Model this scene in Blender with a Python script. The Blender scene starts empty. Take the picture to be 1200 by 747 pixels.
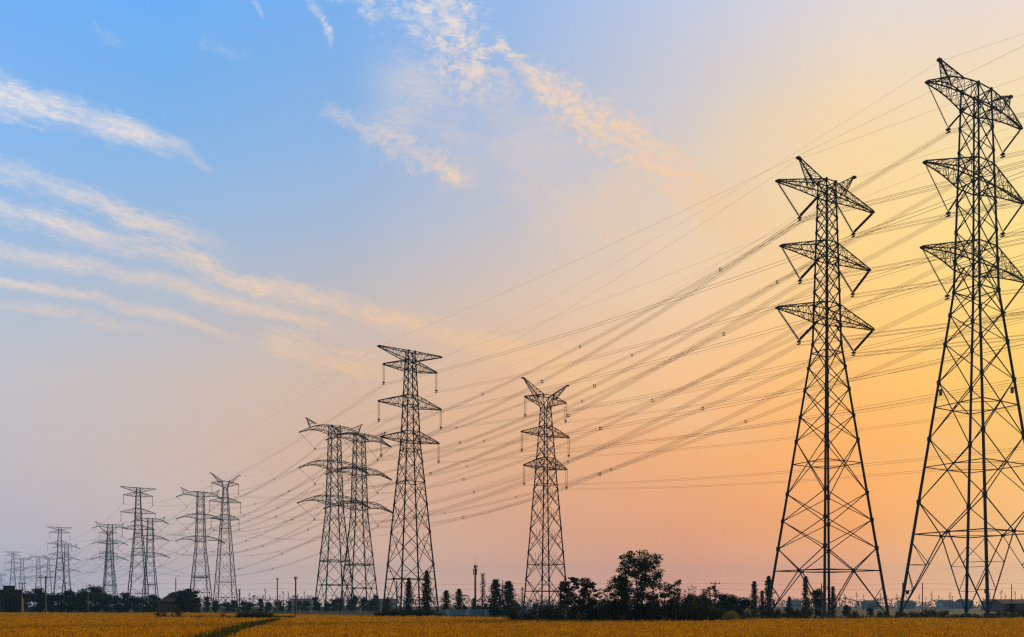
import bpy, math, random
from mathutils import Vector, Matrix
R = math.radians
random.seed(11)
sc = bpy.context.scene
col = sc.collection

# ------------------------------------------------------------------ camera
HC = 2.3                      # eye height; the crop stands about 0.8 m tall
F = 1000.0                    # focal length in photograph pixels
cam_data = bpy.data.cameras.new("camera")
cam_data.sensor_width = 36.0
cam_data.lens = 30.0
cam_data.shift_y = 0.2804
cam_data.clip_start = 0.5
cam_data.clip_end = 12000.0
cam = bpy.data.objects.new("camera", cam_data)
cam.location = (0, 0, HC)
cam.rotation_euler = (R(90), 0, 0)
col.objects.link(cam)
sc.camera = cam

# ------------------------------------------------------------------ exposure
sc.view_settings.view_transform = 'Standard'
sc.view_settings.look = 'None'
sc.view_settings.exposure = 0.0
sc.view_settings.gamma = 1.0
sc.view_settings.use_curve_mapping = False
sc.cycles.use_denoising = False
sc.cycles.sample_clamp_indirect = 4.0
sc.cycles.volume_bounces = 0
sc.cycles.max_bounces = 5
sc.cycles.transparent_max_bounces = 8
sc.cycles.filter_width = 1.35

# ------------------------------------------------------------------ sky
SUN_AZ, SUN_EL = 52.0, 16.0    # degrees right of the view, above the horizon
world = bpy.data.worlds.new("World")
sc.world = world
world.use_nodes = True
NT = world.node_tree
NT.nodes.clear()


class Sh:
    """small builder of node graphs; values are sockets or numbers"""
    def __init__(s, nt): s.nt = nt
    def put(s, sock, v):
        if isinstance(v, bpy.types.NodeSocket): s.nt.links.new(v, sock)
        elif isinstance(v, (tuple, list)) and len(v) == 3 and sock.type == 'RGBA': sock.default_value = (*v, 1)
        else: sock.default_value = v
    def m(s, op, a, b=0.0, c=0.0):
        n = s.nt.nodes.new('ShaderNodeMath'); n.operation = op
        s.put(n.inputs[0], a); s.put(n.inputs[1], b); s.put(n.inputs[2], c)
        return n.outputs[0]
    def add(s, a, b): return s.m('ADD', a, b)
    def sub(s, a, b): return s.m('SUBTRACT', a, b)
    def mul(s, a, b): return s.m('MULTIPLY', a, b)
    def mad(s, a, b, c): return s.m('MULTIPLY_ADD', a, b, c)
    def ss(s, v, a, b, o0=0.0, o1=1.0, kind='SMOOTHSTEP'):
        n = s.nt.nodes.new('ShaderNodeMapRange'); n.interpolation_type = kind; n.clamp = True
        s.put(n.inputs['Value'], v); s.put(n.inputs['From Min'], a); s.put(n.inputs['From Max'], b)
        s.put(n.inputs['To Min'], o0); s.put(n.inputs['To Max'], o1)
        return n.outputs[0]
    def mix(s, f, a, b):
        n = s.nt.nodes.new('ShaderNodeMix'); n.data_type = 'RGBA'; n.clamp_factor = True
        s.put(n.inputs[0], f); s.put(n.inputs[6], a); s.put(n.inputs[7], b)
        return n.outputs[2]
    def ramp(s, f, stops, kind='LINEAR'):
        n = s.nt.nodes.new('ShaderNodeValToRGB'); n.color_ramp.interpolation = kind
        e = n.color_ramp.elements
        while len(e) < len(stops): e.new(0.5)
        for i, (p, c) in enumerate(stops):
            e[i].position = p; e[i].color = (*c, 1)
        s.put(n.inputs[0], f)
        return n.outputs[0]
    def xyz(s, x, y, z):
        n = s.nt.nodes.new('ShaderNodeCombineXYZ')
        s.put(n.inputs[0], x); s.put(n.inputs[1], y); s.put(n.inputs[2], z)
        return n.outputs[0]
    def noise(s, vec, scale, detail=4.0, rough=0.55, dist=0.0):
        n = s.nt.nodes.new('ShaderNodeTexNoise')
        if vec is not None: s.put(n.inputs['Vector'], vec)
        n.inputs['Scale'].default_value = scale; n.inputs['Detail'].default_value = detail
        n.inputs['Roughness'].default_value = rough; n.inputs['Distortion'].default_value = dist
        return n.outputs['Fac']


g = Sh(NT)
tc = NT.nodes.new('ShaderNodeTexCoord')
sep = NT.nodes.new('ShaderNodeSeparateXYZ')
NT.links.new(tc.outputs['Generated'], sep.inputs[0])
dx, dy, dz = sep.outputs
yy = g.m('MAXIMUM', dy, 0.08)
gx = g.m('DIVIDE', dx, yy)                # slope of the direction to the right of north
gz = g.m('DIVIDE', dz, yy)                # slope of the direction upwards
COLS = [
  [(0.759, 0.711, 0.909), (0.611, 0.566, 0.635), (0.611, 0.563, 0.579), (0.593, 0.580, 0.608), (0.474, 0.557, 0.692), (0.353, 0.529, 0.792), (0.269, 0.504, 0.866), (0.219, 0.477, 0.909), (0.179, 0.452, 0.959)],
  [(0.873, 0.699, 0.727), (0.724, 0.565, 0.520), (0.692, 0.539, 0.474), (0.643, 0.547, 0.516), (0.495, 0.545, 0.639), (0.353, 0.515, 0.749), (0.254, 0.484, 0.825), (0.191, 0.454, 0.871), (0.151, 0.440, 0.937)],
  [(0.970, 0.640, 0.530), (0.807, 0.524, 0.378), (0.768, 0.505, 0.345), (0.707, 0.522, 0.404), (0.555, 0.525, 0.542), (0.402, 0.513, 0.697), (0.301, 0.485, 0.779), (0.242, 0.461, 0.820), (0.201, 0.452, 0.883)],
  [(1.051, 0.548, 0.374), (0.850, 0.441, 0.266), (0.863, 0.473, 0.254), (0.862, 0.537, 0.328), (0.752, 0.574, 0.460), (0.580, 0.567, 0.613), (0.452, 0.542, 0.718), (0.380, 0.523, 0.779), (0.325, 0.509, 0.843)],
  [(1.077, 0.469, 0.301), (0.967, 0.414, 0.189), (1.025, 0.485, 0.197), (1.024, 0.594, 0.293), (0.948, 0.657, 0.406), (0.834, 0.658, 0.499), (0.717, 0.628, 0.587), (0.631, 0.615, 0.677), (0.550, 0.619, 0.804)],
  [(1.375, 0.624, 0.304), (1.188, 0.477, 0.126), (1.165, 0.500, 0.117), (1.131, 0.590, 0.166), (1.120, 0.678, 0.238), (1.062, 0.724, 0.308), (0.998, 0.734, 0.407), (0.902, 0.723, 0.543), (0.781, 0.717, 0.729)],
  [(1.600, 0.879, 0.402), (1.220, 0.645, 0.203), (1.113, 0.612, 0.154), (1.101, 0.666, 0.152), (1.120, 0.757, 0.216), (1.071, 0.793, 0.292), (1.016, 0.777, 0.394), (0.951, 0.753, 0.516), (0.872, 0.747, 0.676)],
]
hfac = g.m('DIVIDE', gz, 0.72)
sky = None
for i, rows in enumerate(COLS):
    c = g.ramp(hfac, [(k / 8.0, rows[k]) for k in range(9)])
    if sky is None: sky = c
    else: sky = g.mix(g.ss(gx, -0.6 + 0.2 * (i - 1), -0.6 + 0.2 * i, kind='LINEAR'), sky, c)

# cirrus: u, v run right and down over the sky in units of a thousandth of the slope
u = g.mad(gx, 1000.0, 600.0)
v = g.mad(gz, -1000.0, 710.0)
uv = g.xyz(u, v, 0.0)
wn = NT.nodes.new('ShaderNodeTexNoise'); NT.links.new(uv, wn.inputs['Vector'])
wn.inputs['Scale'].default_value = 0.012; wn.inputs['Detail'].default_value = 3.0
ws = NT.nodes.new('ShaderNodeSeparateColor'); NT.links.new(wn.outputs['Color'], ws.inputs[0])
uw = g.add(u, g.mul(g.sub(ws.outputs[0], 0.5), 46.0))
vw = g.add(v, g.mul(g.sub(ws.outputs[1], 0.5), 30.0))
ca, sa = math.cos(R(17)), math.sin(R(17))
along = g.add(g.mul(u, ca), g.mul(v, sa))
across = g.sub(g.mul(v, ca), g.mul(u, sa))
streak_tex = g.noise(g.xyz(g.mul(along, 0.013), g.mul(across, 0.062), 0.0), 1.0, 7.0, 0.64, 0.8)
streak_fine = g.noise(g.xyz(g.mul(along, 0.055), g.mul(across, 0.15), 3.0), 1.0, 6.0, 0.7, 0.7)
dap_tex = g.noise(g.xyz(g.mul(uw, 0.055), g.mul(vw, 0.075), 7.0), 1.0, 8.0, 0.72, 0.5)
soft_tex = g.noise(g.xyz(g.mul(u, 0.010), g.mul(v, 0.014), 5.0), 1.0, 4.0, 0.55, 0.4)


patch = g.ss(g.noise(g.xyz(g.mul(along, 0.011), g.mul(across, 0.022), 9.0), 1.0, 3.0, 0.5, 0.3), 0.36, 0.60)
grain = g.ss(g.noise(g.xyz(g.mul(along, 0.07), g.mul(across, 0.22), 4.0), 1.0, 6.0, 0.7, 0.9), 0.30, 0.66, 0.55, 1.0)
cells = g.ss(g.noise(g.xyz(g.mul(uw, 0.10), g.mul(vw, 0.13), 2.0), 1.0, 5.0, 0.62, 0.8), 0.34, 0.58, 0.40, 1.0)


def streak(u0, v0, u1, v1, w0, w1, alpha, tex, bend=0.0, rag=0.9, fin=0.1, fout=0.3, fade=1.0):
    du, dv = u1 - u0, v1 - v0
    L = math.hypot(du, dv)
    du, dv = du / L, dv / L
    s_ = g.add(g.mul(g.sub(u, u0), du / L), g.mul(g.sub(v, v0), dv / L))
    t_ = g.sub(g.mul(g.sub(vw, v0), du), g.mul(g.sub(uw, u0), dv))
    if bend: t_ = g.sub(t_, g.mul(g.mul(s_, g.sub(1.0, s_)), bend * 4))
    wid = g.m('MAXIMUM', g.mad(s_, w1 - w0, w0), 2.0)
    prof = g.sub(1.0, g.m('DIVIDE', g.m('ABSOLUTE', t_), wid))
    ends = g.mul(g.ss(s_, 0.0, fin), g.ss(s_, 1.0 - fout, 1.0, 1.0, 0.0))
    ends = g.mul(ends, g.add(0.62, g.mul(patch, 0.38)) if tex is streak_mix else g.add(0.5, g.mul(patch, 0.5)))
    d = g.add(g.mul(g.m('MINIMUM', prof, 0.8), 1.0), g.mul(g.sub(tex, 0.5), rag * 2.4))
    a = g.mul(g.ss(d, 0.02, 1.15), g.mul(ends, alpha * 1.35))
    a = g.mul(a, grain if tex is not dap_tex else cells)
    if fade != 1.0: a = g.mul(a, g.ss(s_, 0.0, 1.0, 1.0, fade))
    return a


streak_mix = g.add(g.mul(streak_tex, 0.55), g.mul(streak_fine, 0.45))
CL = [
    streak(-90, 78, 240, 180, 44, 18, 0.95, streak_mix, 5, 0.9, 0.02, 0.25),
    streak(190, 158, 262, 205, 12, 6, 0.3, streak_mix, 0, 1.2),
    streak(-60, 180, 300, 305, 24, 20, 0.7, streak_mix, 0, 1.3, 0.02, 0.35),
    streak(-80, 222, 760, 456, 19, 26, 0.85, streak_mix, 4, 1.15, 0.02, 0.35, 0.7),
    streak(500, 385, 980, 545, 26, 32, 0.55, streak_mix, 0, 1.2, 0.25, 0.5),
    streak(-80, 278, 460, 410, 18, 14, 0.75, streak_mix, -10, 0.8, 0.02, 0.3),
    streak(-80, 308, 300, 400, 12, 8, 0.8, streak_mix, -3, 0.8, 0.02, 0.15),
    streak(-80, 340, 240, 398, 16, 10, 0.42, streak_mix, 0, 1.4, 0.02, 0.4),
    streak(290, 395, 480, 440, 22, 26, 0.55, streak_mix, 0, 1.7, 0.2, 0.4),
    streak(120, 268, 235, 296, 12, 12, 0.35, streak_mix, 0, 1.5, 0.2, 0.4),
    streak(470, -75, 600, 145, 74, 36, 0.95, dap_tex, 12, 1.5, 0.02, 0.25),
    streak(580, 35, 640, 130, 10, 20, 0.8, dap_tex, 0, 1.4, 0.2, 0.3),
    streak(600, 86, 875, 268, 36, 54, 0.95, dap_tex, -10, 1.3, 0.12, 0.35),
    streak(780, 200, 960, 330, 40, 40, 0.4, soft_tex, 0, 1.3, 0.25, 0.5),
    streak(372, 128, 470, 172, 12, 24, 0.7, dap_tex, 0, 1.2, 0.15, 0.3),
    streak(425, 155, 562, 222, 30, 14, 0.8, dap_tex, 0, 1.3, 0.2, 0.25),
    streak(410, 70, 660, 225, 65, 85, 0.46, soft_tex, 0, 1.0, 0.3, 0.4),
    streak(560, 165, 830, 310, 80, 75, 0.42, soft_tex, 0, 1.2, 0.3, 0.4),
    streak(360, -12, 394, 60, 8, 6, 0.7, dap_tex, 0, 1.3),
    streak(392, -30, 455, 26, 28, 14, 0.85, dap_tex, 0, 1.7),
    streak(292, -10, 312, 22, 7, 5, 0.4, dap_tex, 0, 1.3),
    streak(105, 30, 150, 55, 14, 10, 0.2, dap_tex, 0, 1.4),
    streak(230, 50, 300, 66, 14, 10, 0.12, dap_tex, 0, 1.4),
    streak(620, 415, 900, 530, 44, 32, 0.45, streak_mix, 0, 1.5, 0.2, 0.5),
    streak(860, 575, 1220, 500, 22, 18, 0.2, streak_mix, 0, 1.4, 0.3, 0.3),
]
inv = 1.0
for a in CL: inv = g.mul(inv, g.sub(1.0, a))
cover = g.sub(1.0, inv)
warm = g.m('ADD', g.mad(u, 0.00075, -0.10), g.mul(v, 0.0016))
ccol = g.ramp(warm, [(0.0, (0.74, 0.76, 0.84)), (0.30, (0.79, 0.74, 0.73)), (0.55, (0.85, 0.67, 0.55)),
                     (0.80, (0.93, 0.64, 0.42)), (1.0, (0.97, 0.60, 0.30))])
# golden glow where the low sun lights the air from behind thin cloud
glow = g.mul(g.ss(g.m('SQRT', g.add(g.m('POWER', g.mul(g.sub(u, 955.0), 1 / 190.0), 2.0), g.m('POWER', g.mul(g.sub(v, 172.0), 1 / 90.0), 2.0))), 0.0, 1.0, 0.65, 0.0),
              g.ss(soft_tex, 0.3, 0.7, 0.35, 1.0))
sky = g.mix(glow, sky, (0.97, 0.70, 0.37))
sky = g.mix(cover, sky, ccol)

nish = NT.nodes.new('ShaderNodeTexSky')
nish.sky_type = 'NISHITA'; nish.sun_disc = False
nish.sun_elevation = R(SUN_EL); nish.sun_rotation = R(SUN_AZ)
nish.air_density = 1.2; nish.dust_density = 2.0
nb = NT.nodes.new('ShaderNodeBackground'); nb.inputs['Strength'].default_value = 0.065
NT.links.new(nish.outputs[0], nb.inputs['Color'])
fb = NT.nodes.new('ShaderNodeBackground'); fb.inputs['Strength'].default_value = 1.0
NT.links.new(sky, fb.inputs['Color'])
front = g.mul(g.ss(dy, 0.12, 0.42), g.ss(dz, 0.70, 0.98, 1.0, 0.0))
mx = NT.nodes.new('ShaderNodeMixShader')
NT.links.new(front, mx.inputs[0]); NT.links.new(nb.outputs[0], mx.inputs[1]); NT.links.new(fb.outputs[0], mx.inputs[2])
wo = NT.nodes.new('ShaderNodeOutputWorld')
NT.links.new(mx.outputs[0], wo.inputs['Surface'])

# ------------------------------------------------------------------ sun
sl = bpy.data.lights.new("sun", 'SUN')
sl.energy = 3.2; sl.angle = R(1.0); sl.color = (1.0, 0.72, 0.42)
so = bpy.data.objects.new("sun", sl)
so.rotation_euler = (R(90 - SUN_EL), 0, R(180 - SUN_AZ))
so.location = (300, 300, 200)
col.objects.link(so)


# ------------------------------------------------------------------ helpers
def tag(o, label=None, cat=None, group=None, kind=None):
    if label: o['label'] = label
    if cat: o['category'] = cat
    if group: o['group'] = group
    if kind: o['kind'] = kind
    return o


def empty(name, loc=(0, 0, 0), rz=0.0, sc_=1.0):
    o = bpy.data.objects.new(name, None)
    o.location = loc; o.rotation_euler = (0, 0, rz); o.scale = (sc_, sc_, sc_)
    o.empty_display_size = 0.5
    col.objects.link(o)
    return o


def copy_tree(o, parent=None):
    c = o.copy(); col.objects.link(c)
    if parent is not None: c.parent = parent
    for ch in list(o.children): copy_tree(ch, c)
    return c


def P(px, D, z=0.0):
    """ground position seen at photograph column px and distance D"""
    return Vector(((px - 600.0) / F * D, D, z))


class MB:
    def __init__(s): s.v = []; s.f = []
    def quad(s, a, b, c, d):
        n = len(s.v); s.v += [tuple(a), tuple(b), tuple(c), tuple(d)]; s.f.append((n, n + 1, n + 2, n + 3))
    def tri(s, a, b, c):
        n = len(s.v); s.v += [tuple(a), tuple(b), tuple(c)]; s.f.append((n, n + 1, n + 2))
    def path(s, pts, rad, n=6, caps=True):
        pts = [Vector(p) for p in pts]
        if not isinstance(rad, (list, tuple)): rad = [rad] * len(pts)
        base = len(s.v)
        for i, p in enumerate(pts):
            t = (pts[min(i + 1, len(pts) - 1)] - pts[max(i - 1, 0)])
            if t.length < 1e-9: t = Vector((0, 0, 1))
            t.normalize()
            ref = Vector((0, 0, 1)) if abs(t.z) < 0.9 else Vector((1, 0, 0))
            a = t.cross(ref).normalized(); b = t.cross(a)
            for k in range(n):
                an = 2 * math.pi * (k + 0.5) / n
                s.v.append(tuple(p + a * (math.cos(an) * rad[i]) + b * (math.sin(an) * rad[i])))
        for i in range(len(pts) - 1):
            for k in range(n):
                k2 = (k + 1) % n
                s.f.append((base + i * n + k, base + i * n + k2, base + (i + 1) * n + k2, base + (i + 1) * n + k))
        if caps:
            s.f.append(tuple(base + k for k in range(n))[::-1])
            s.f.append(tuple(base + (len(pts) - 1) * n + k for k in range(n)))
    def beam(s, a, b, w): s.path([a, b], w * 0.6, 4, False)
    def box(s, c, d):
        x, y, z = c; a, b, h = d[0] / 2, d[1] / 2, d[2] / 2
        n = len(s.v)
        for sx, sy, sz in ((-1, -1, -1), (1, -1, -1), (1, 1, -1), (-1, 1, -1), (-1, -1, 1), (1, -1, 1), (1, 1, 1), (-1, 1, 1)):
            s.v.append((x + sx * a, y + sy * b, z + sz * h))
        for f in ((3, 2, 1, 0), (4, 5, 6, 7), (0, 1, 5, 4), (1, 2, 6, 5), (2, 3, 7, 6), (3, 0, 4, 7)):
            s.f.append(tuple(n + i for i in f))
    def leaf(s, c, size, rnd, flat=0.0):
        d = Vector((rnd.gauss(0, 1), rnd.gauss(0, 1), rnd.gauss(0, 1) * (1 - flat))).normalized()
        e = d.cross(Vector((rnd.gauss(0, 1), rnd.gauss(0, 1), rnd.gauss(0, 1)))).normalized()
        c = Vector(c); L = size * rnd.uniform(0.7, 1.3); w = L * rnd.uniform(0.35, 0.6)
        s.quad(c - d * L * 0.5, c + e * w * 0.5, c + d * L * 0.5, c - e * w * 0.5)
    def build(s, name, mat, parent=None, smooth=False):
        me = bpy.data.meshes.new(name)
        me.from_pydata(s.v, [], s.f)
        if smooth:
            for p in me.polygons: p.use_smooth = True
        me.materials.append(mat)
        o = bpy.data.objects.new(name, me)
        col.objects.link(o)
        if parent is not None: o.parent = parent
        return o


# ------------------------------------------------------------------ materials
def mat(name, c1, c2=None, scale=1.0, rough=0.7, metal=0.0, bump=0.0, detail=4.0, spec=0.3, stretch=None, sub=None):
    m = bpy.data.materials.new(name); m.use_nodes = True
    nt = m.node_tree; b = nt.nodes['Principled BSDF']; h = Sh(nt)
    b.inputs['Roughness'].default_value = rough; b.inputs['Metallic'].default_value = metal
    b.inputs['Specular IOR Level'].default_value = spec
    t = nt.nodes.new('ShaderNodeTexCoord'); vec = t.outputs['Object']
    if stretch:
        mp = nt.nodes.new('ShaderNodeMapping'); mp.inputs['Scale'].default_value = stretch
        nt.links.new(vec, mp.inputs[0]); vec = mp.outputs[0]
    if c2 is None: c2 = tuple(x * 0.7 for x in c1)
    n = h.noise(vec, scale, detail, 0.6)
    nt.links.new(h.mix(h.ss(n, 0.35, 0.65), c1, c2), b.inputs['Base Color'])
    if bump:
        bn = nt.nodes.new('ShaderNodeBump'); bn.inputs['Strength'].default_value = bump
        nt.links.new(n, bn.inputs['Height']); nt.links.new(bn.outputs[0], b.inputs['Normal'])
    return m


def leaf_mat(name, c1, c2, scale=1.5, trans=0.25):
    m = bpy.data.materials.new(name); m.use_nodes = True
    nt = m.node_tree; h = Sh(nt); b = nt.nodes['Principled BSDF']; out = nt.nodes['Material Output']
    b.inputs['Roughness'].default_value = 0.7; b.inputs['Specular IOR Level'].default_value = 0.05
    t = nt.nodes.new('ShaderNodeTexCoord')
    c = h.mix(h.ss(h.noise(t.outputs['Object'], scale, 4, 0.65), 0.35, 0.65), c1, c2)
    nt.links.new(c, b.inputs['Base Color'])
    tr = nt.nodes.new('ShaderNodeBsdfTranslucent'); nt.links.new(c, tr.inputs['Color'])
    ms = nt.nodes.new('ShaderNodeMixShader'); ms.inputs[0].default_value = trans
    nt.links.new(b.outputs[0], ms.inputs[1]); nt.links.new(tr.outputs[0], ms.inputs[2]); nt.links.new(ms.outputs[0], out.inputs[0])
    return m


M = {
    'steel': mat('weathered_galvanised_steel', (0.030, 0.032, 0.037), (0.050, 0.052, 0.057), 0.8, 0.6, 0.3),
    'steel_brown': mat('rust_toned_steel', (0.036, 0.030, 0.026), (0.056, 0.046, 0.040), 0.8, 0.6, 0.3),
    'insulator': mat('insulator_glaze', (0.05, 0.035, 0.03), (0.07, 0.05, 0.04), 3.0, 0.35),
    'cable': mat('aluminium_cable', (0.10, 0.095, 0.09), (0.14, 0.13, 0.12), 0.3, 0.6, 0.4),
    'concrete': mat('pale_concrete', (0.32, 0.31, 0.29), (0.22, 0.21, 0.2), 2.0, 0.85, bump=0.2),
    'blue_paint': mat('pale_blue_paint', (0.22, 0.38, 0.48), (0.16, 0.28, 0.36), 1.5, 0.6),
    'pole': mat('weathered_pole', (0.07, 0.06, 0.055), (0.11, 0.10, 0.09), 2.0, 0.8),
    'pole_pale': mat('pale_concrete_pole', (0.34, 0.24, 0.20), (0.26, 0.18, 0.15), 2.0, 0.85),
    'mast': mat('grey_mast_steel', (0.16, 0.17, 0.20), (0.11, 0.12, 0.14), 1.0, 0.5, 0.3),
    'bark': mat('dark_bark', (0.045, 0.035, 0.025), (0.08, 0.06, 0.045), 4.0, 0.9, bump=0.3),
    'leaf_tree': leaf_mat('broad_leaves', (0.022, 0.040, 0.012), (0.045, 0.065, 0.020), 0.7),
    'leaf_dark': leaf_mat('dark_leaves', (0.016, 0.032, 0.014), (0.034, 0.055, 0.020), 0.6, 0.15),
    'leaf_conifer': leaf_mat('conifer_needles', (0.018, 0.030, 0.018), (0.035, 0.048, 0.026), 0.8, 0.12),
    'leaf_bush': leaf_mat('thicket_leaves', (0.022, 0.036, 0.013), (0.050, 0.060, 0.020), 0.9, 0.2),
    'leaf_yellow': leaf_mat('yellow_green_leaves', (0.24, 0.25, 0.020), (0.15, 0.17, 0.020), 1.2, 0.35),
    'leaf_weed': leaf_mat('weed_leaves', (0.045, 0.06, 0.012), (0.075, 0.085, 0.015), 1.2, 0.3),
    'leaf_far': leaf_mat('far_leaves', (0.030, 0.042, 0.030), (0.050, 0.060, 0.045), 0.03, 0.1),
    'brick': None, 'roof': None,
    'dark_wall': mat('soot_brown_render', (0.055, 0.040, 0.034), (0.035, 0.028, 0.025), 0.6, 0.9, bump=0.2),
    'pale_wall': mat('pale_render', (0.55, 0.55, 0.55), (0.42, 0.42, 0.43), 0.2, 0.8),
    'grey_wall': mat('grey_render', (0.22, 0.24, 0.27), (0.16, 0.18, 0.2), 0.2, 0.8),
    'red_roof': mat('red_tile_far', (0.16, 0.06, 0.04), (0.11, 0.045, 0.035), 0.4, 0.85),
    'slate': mat('dark_slate', (0.07, 0.07, 0.075), (0.045, 0.045, 0.05), 0.4, 0.8),
    'glass': mat('dark_window_glass', (0.02, 0.025, 0.03), (0.03, 0.035, 0.04), 1.0, 0.15, spec=0.6),
    'frame': mat('grey_window_frame', (0.30, 0.33, 0.34), (0.22, 0.24, 0.25), 2.0, 0.6),
    'blue_sheet': mat('blue_site_sheet', (0.22, 0.44, 0.58), (0.30, 0.52, 0.62), 0.5, 0.5),
    'white_sheet': mat('white_site_sheet', (0.78, 0.80, 0.82), (0.66, 0.70, 0.74), 0.5, 0.5),
    'soil': mat('dry_soil', (0.10, 0.075, 0.045), (0.07, 0.055, 0.035), 0.5, 0.95, bump=0.3),
}


def brick_mat(name, c1, c2, mortar, scale, roof=False):
    m = bpy.data.materials.new(name); m.use_nodes = True
    nt = m.node_tree; b = nt.nodes['Principled BSDF']; b.inputs['Roughness'].default_value = 0.9
    t = nt.nodes.new('ShaderNodeTexCoord')
    br = nt.nodes.new('ShaderNodeTexBrick')
    br.inputs['Color1'].default_value = (*c1, 1); br.inputs['Color2'].default_value = (*c2, 1); br.inputs['Mortar'].default_value = (*mortar, 1)
    br.inputs['Scale'].default_value = scale
    mp = nt.nodes.new('ShaderNodeMapping'); mp.inputs['Rotation'].default_value = (R(90), 0, 0)
    nt.links.new(t.outputs['Object'], mp.inputs[0]); nt.links.new(mp.outputs[0], br.inputs['Vector'])
    nt.links.new(br.outputs['Color'], b.inputs['Base Color'])
    return m


M['brick'] = brick_mat('red_brick', (0.16, 0.055, 0.04), (0.11, 0.04, 0.032), (0.14, 0.11, 0.10), 3.0)
M['roof'] = brick_mat('brown_roof_tiles', (0.075, 0.055, 0.045), (0.05, 0.04, 0.035), (0.03, 0.025, 0.022), 2.0)


def field_mat():
    m = bpy.data.materials.new('ripe_rice'); m.use_nodes = True
    nt = m.node_tree; b = nt.nodes['Principled BSDF']; h = Sh(nt)
    b.inputs['Roughness'].default_value = 0.9; b.inputs['Specular IOR Level'].default_value = 0.0
    t = nt.nodes.new('ShaderNodeTexCoord'); ob = t.outputs['Object']
    big = h.noise(ob, 0.035, 3, 0.5)
    fine = h.noise(ob, 1.6, 5, 0.7)
    c = h.mix(h.ss(fine, 0.32, 0.68), (0.44, 0.20, 0.001), (0.66, 0.34, 0.002))
    c = h.mix(h.mul(h.ss(big, 0.42, 0.62), 0.45), c, (0.38, 0.19, 0.002))
    nt.links.new(c, b.inputs['Base Color'])
    bn = nt.nodes.new('ShaderNodeBump'); bn.inputs['Strength'].default_value = 0.8; bn.inputs['Distance'].default_value = 0.2
    nt.links.new(fine, bn.inputs['Height']); nt.links.new(bn.outputs[0], b.inputs['Normal'])
    return m


M['rice'] = field_mat()
M['rice_ear'] = leaf_mat('ripe_rice_ears', (0.72, 0.38, 0.001), (0.50, 0.235, 0.001), 0.9, 0.45)


def ground_mat():
    m = bpy.data.materials.new('rough_grass_ground'); m.use_nodes = True
    nt = m.node_tree; b = nt.nodes['Principled BSDF']; h = Sh(nt)
    b.inputs['Roughness'].default_value = 0.95; b.inputs['Specular IOR Level'].default_value = 0.1
    t = nt.nodes.new('ShaderNodeTexCoord'); ob = t.outputs['Object']
    n1 = h.noise(ob, 0.05, 5, 0.6); n2 = h.noise(ob, 1.2, 5, 0.65)
    c = h.mix(h.ss(n1, 0.4, 0.6), (0.045, 0.055, 0.018), (0.085, 0.075, 0.035))
    c = h.mix(h.mul(h.ss(n2, 0.4, 0.6), 0.6), c, (0.030, 0.038, 0.014))
    nt.links.new(c, b.inputs['Base Color'])
    return m


M['ground'] = ground_mat()

# ------------------------------------------------------------------ ground and field
gm = MB(); gm.quad((-2300, -350, 0), (1500, -350, 0), (1500, 2600, 0), (-2300, 2600, 0))
tag(gm.build('ground', M['ground']), kind='structure')


def edge_D(px):
    """far edge of the rice, as a distance, for a photograph column"""
    pts = [(-400, 205), (0, 205), (235, 195), (340, 165), (440, 135), (520, 128), (590, 118), (600, 96), (700, 93), (845, 92), (862, 108), (1000, 110), (1200, 112), (1700, 116)]
    for (a, da), (b, db) in zip(pts, pts[1:]):
        if a <= px <= b: return da + (db - da) * (px - a) / (b - a)
    return pts[-1][1]


CROP = 0.62
# the two planted sides of the grass bund, which runs from the lower left towards the middle distance
BL, BR = [], []
for D, c, w in ((14, -60, 120), (26, 165, 60), (40, 243, 40), (55, 274, 28), (72, 298, 17), (86, 318, 5), (92, 327, 0.5)):
    BL.append(P(c - w / 2, D)); BR.append(P(c + w / 2, D))


def in_bund(x, y):
    if y > 92: return False
    for (a, b, c, d) in zip(BL, BL[1:], BR, BR[1:]):
        if a.y <= y <= b.y:
            t = (y - a.y) / (b.y - a.y)
            return a.x + (b.x - a.x) * t < x < c.x + (d.x - c.x) * t
    return False


fm = MB()
far_edge = [P(px, edge_D(px), CROP) for px in range(-400, 1701, 50)]
N_ = len(far_edge)
# rows of the sheet run from the near side out to the far edge; the bund is cut out of it
rows = 40
grid = []
for j in range(rows + 1):
    t = (j / rows) ** 1.8
    line = []
    for i, e in enumerate(far_edge):
        near = Vector(((i / (N_ - 1) - 0.5) * 150, 4.0, CROP))
        q = near.lerp(e, t)
        q.z = CROP + 0.05 * math.sin(q.x * 0.7 + 1.3 * math.sin(q.y * 0.23)) * math.cos(q.y * 0.31)
        line.append(q)
    grid.append(line)
for line in grid:
    for q in line: fm.v.append(tuple(q))
for j in range(rows):
    for i in range(N_ - 1):
        a = j * N_ + i
        c = sum((Vector(fm.v[k]) for k in (a, a + 1, a + N_, a + N_ + 1)), Vector()) / 4
        fm.f.append((a, a + 1, a + N_ + 1, a + N_))
for i in range(N_ - 1):      # the standing far side of the crop
    a, b = far_edge[i], far_edge[i + 1]
    fm.quad(grid[-1][i], grid[-1][i + 1], (b.x, b.y, 0.004), (a.x, a.y, 0.004))
field = tag(fm.build('field', M['rice'], smooth=True), kind='structure')

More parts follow.
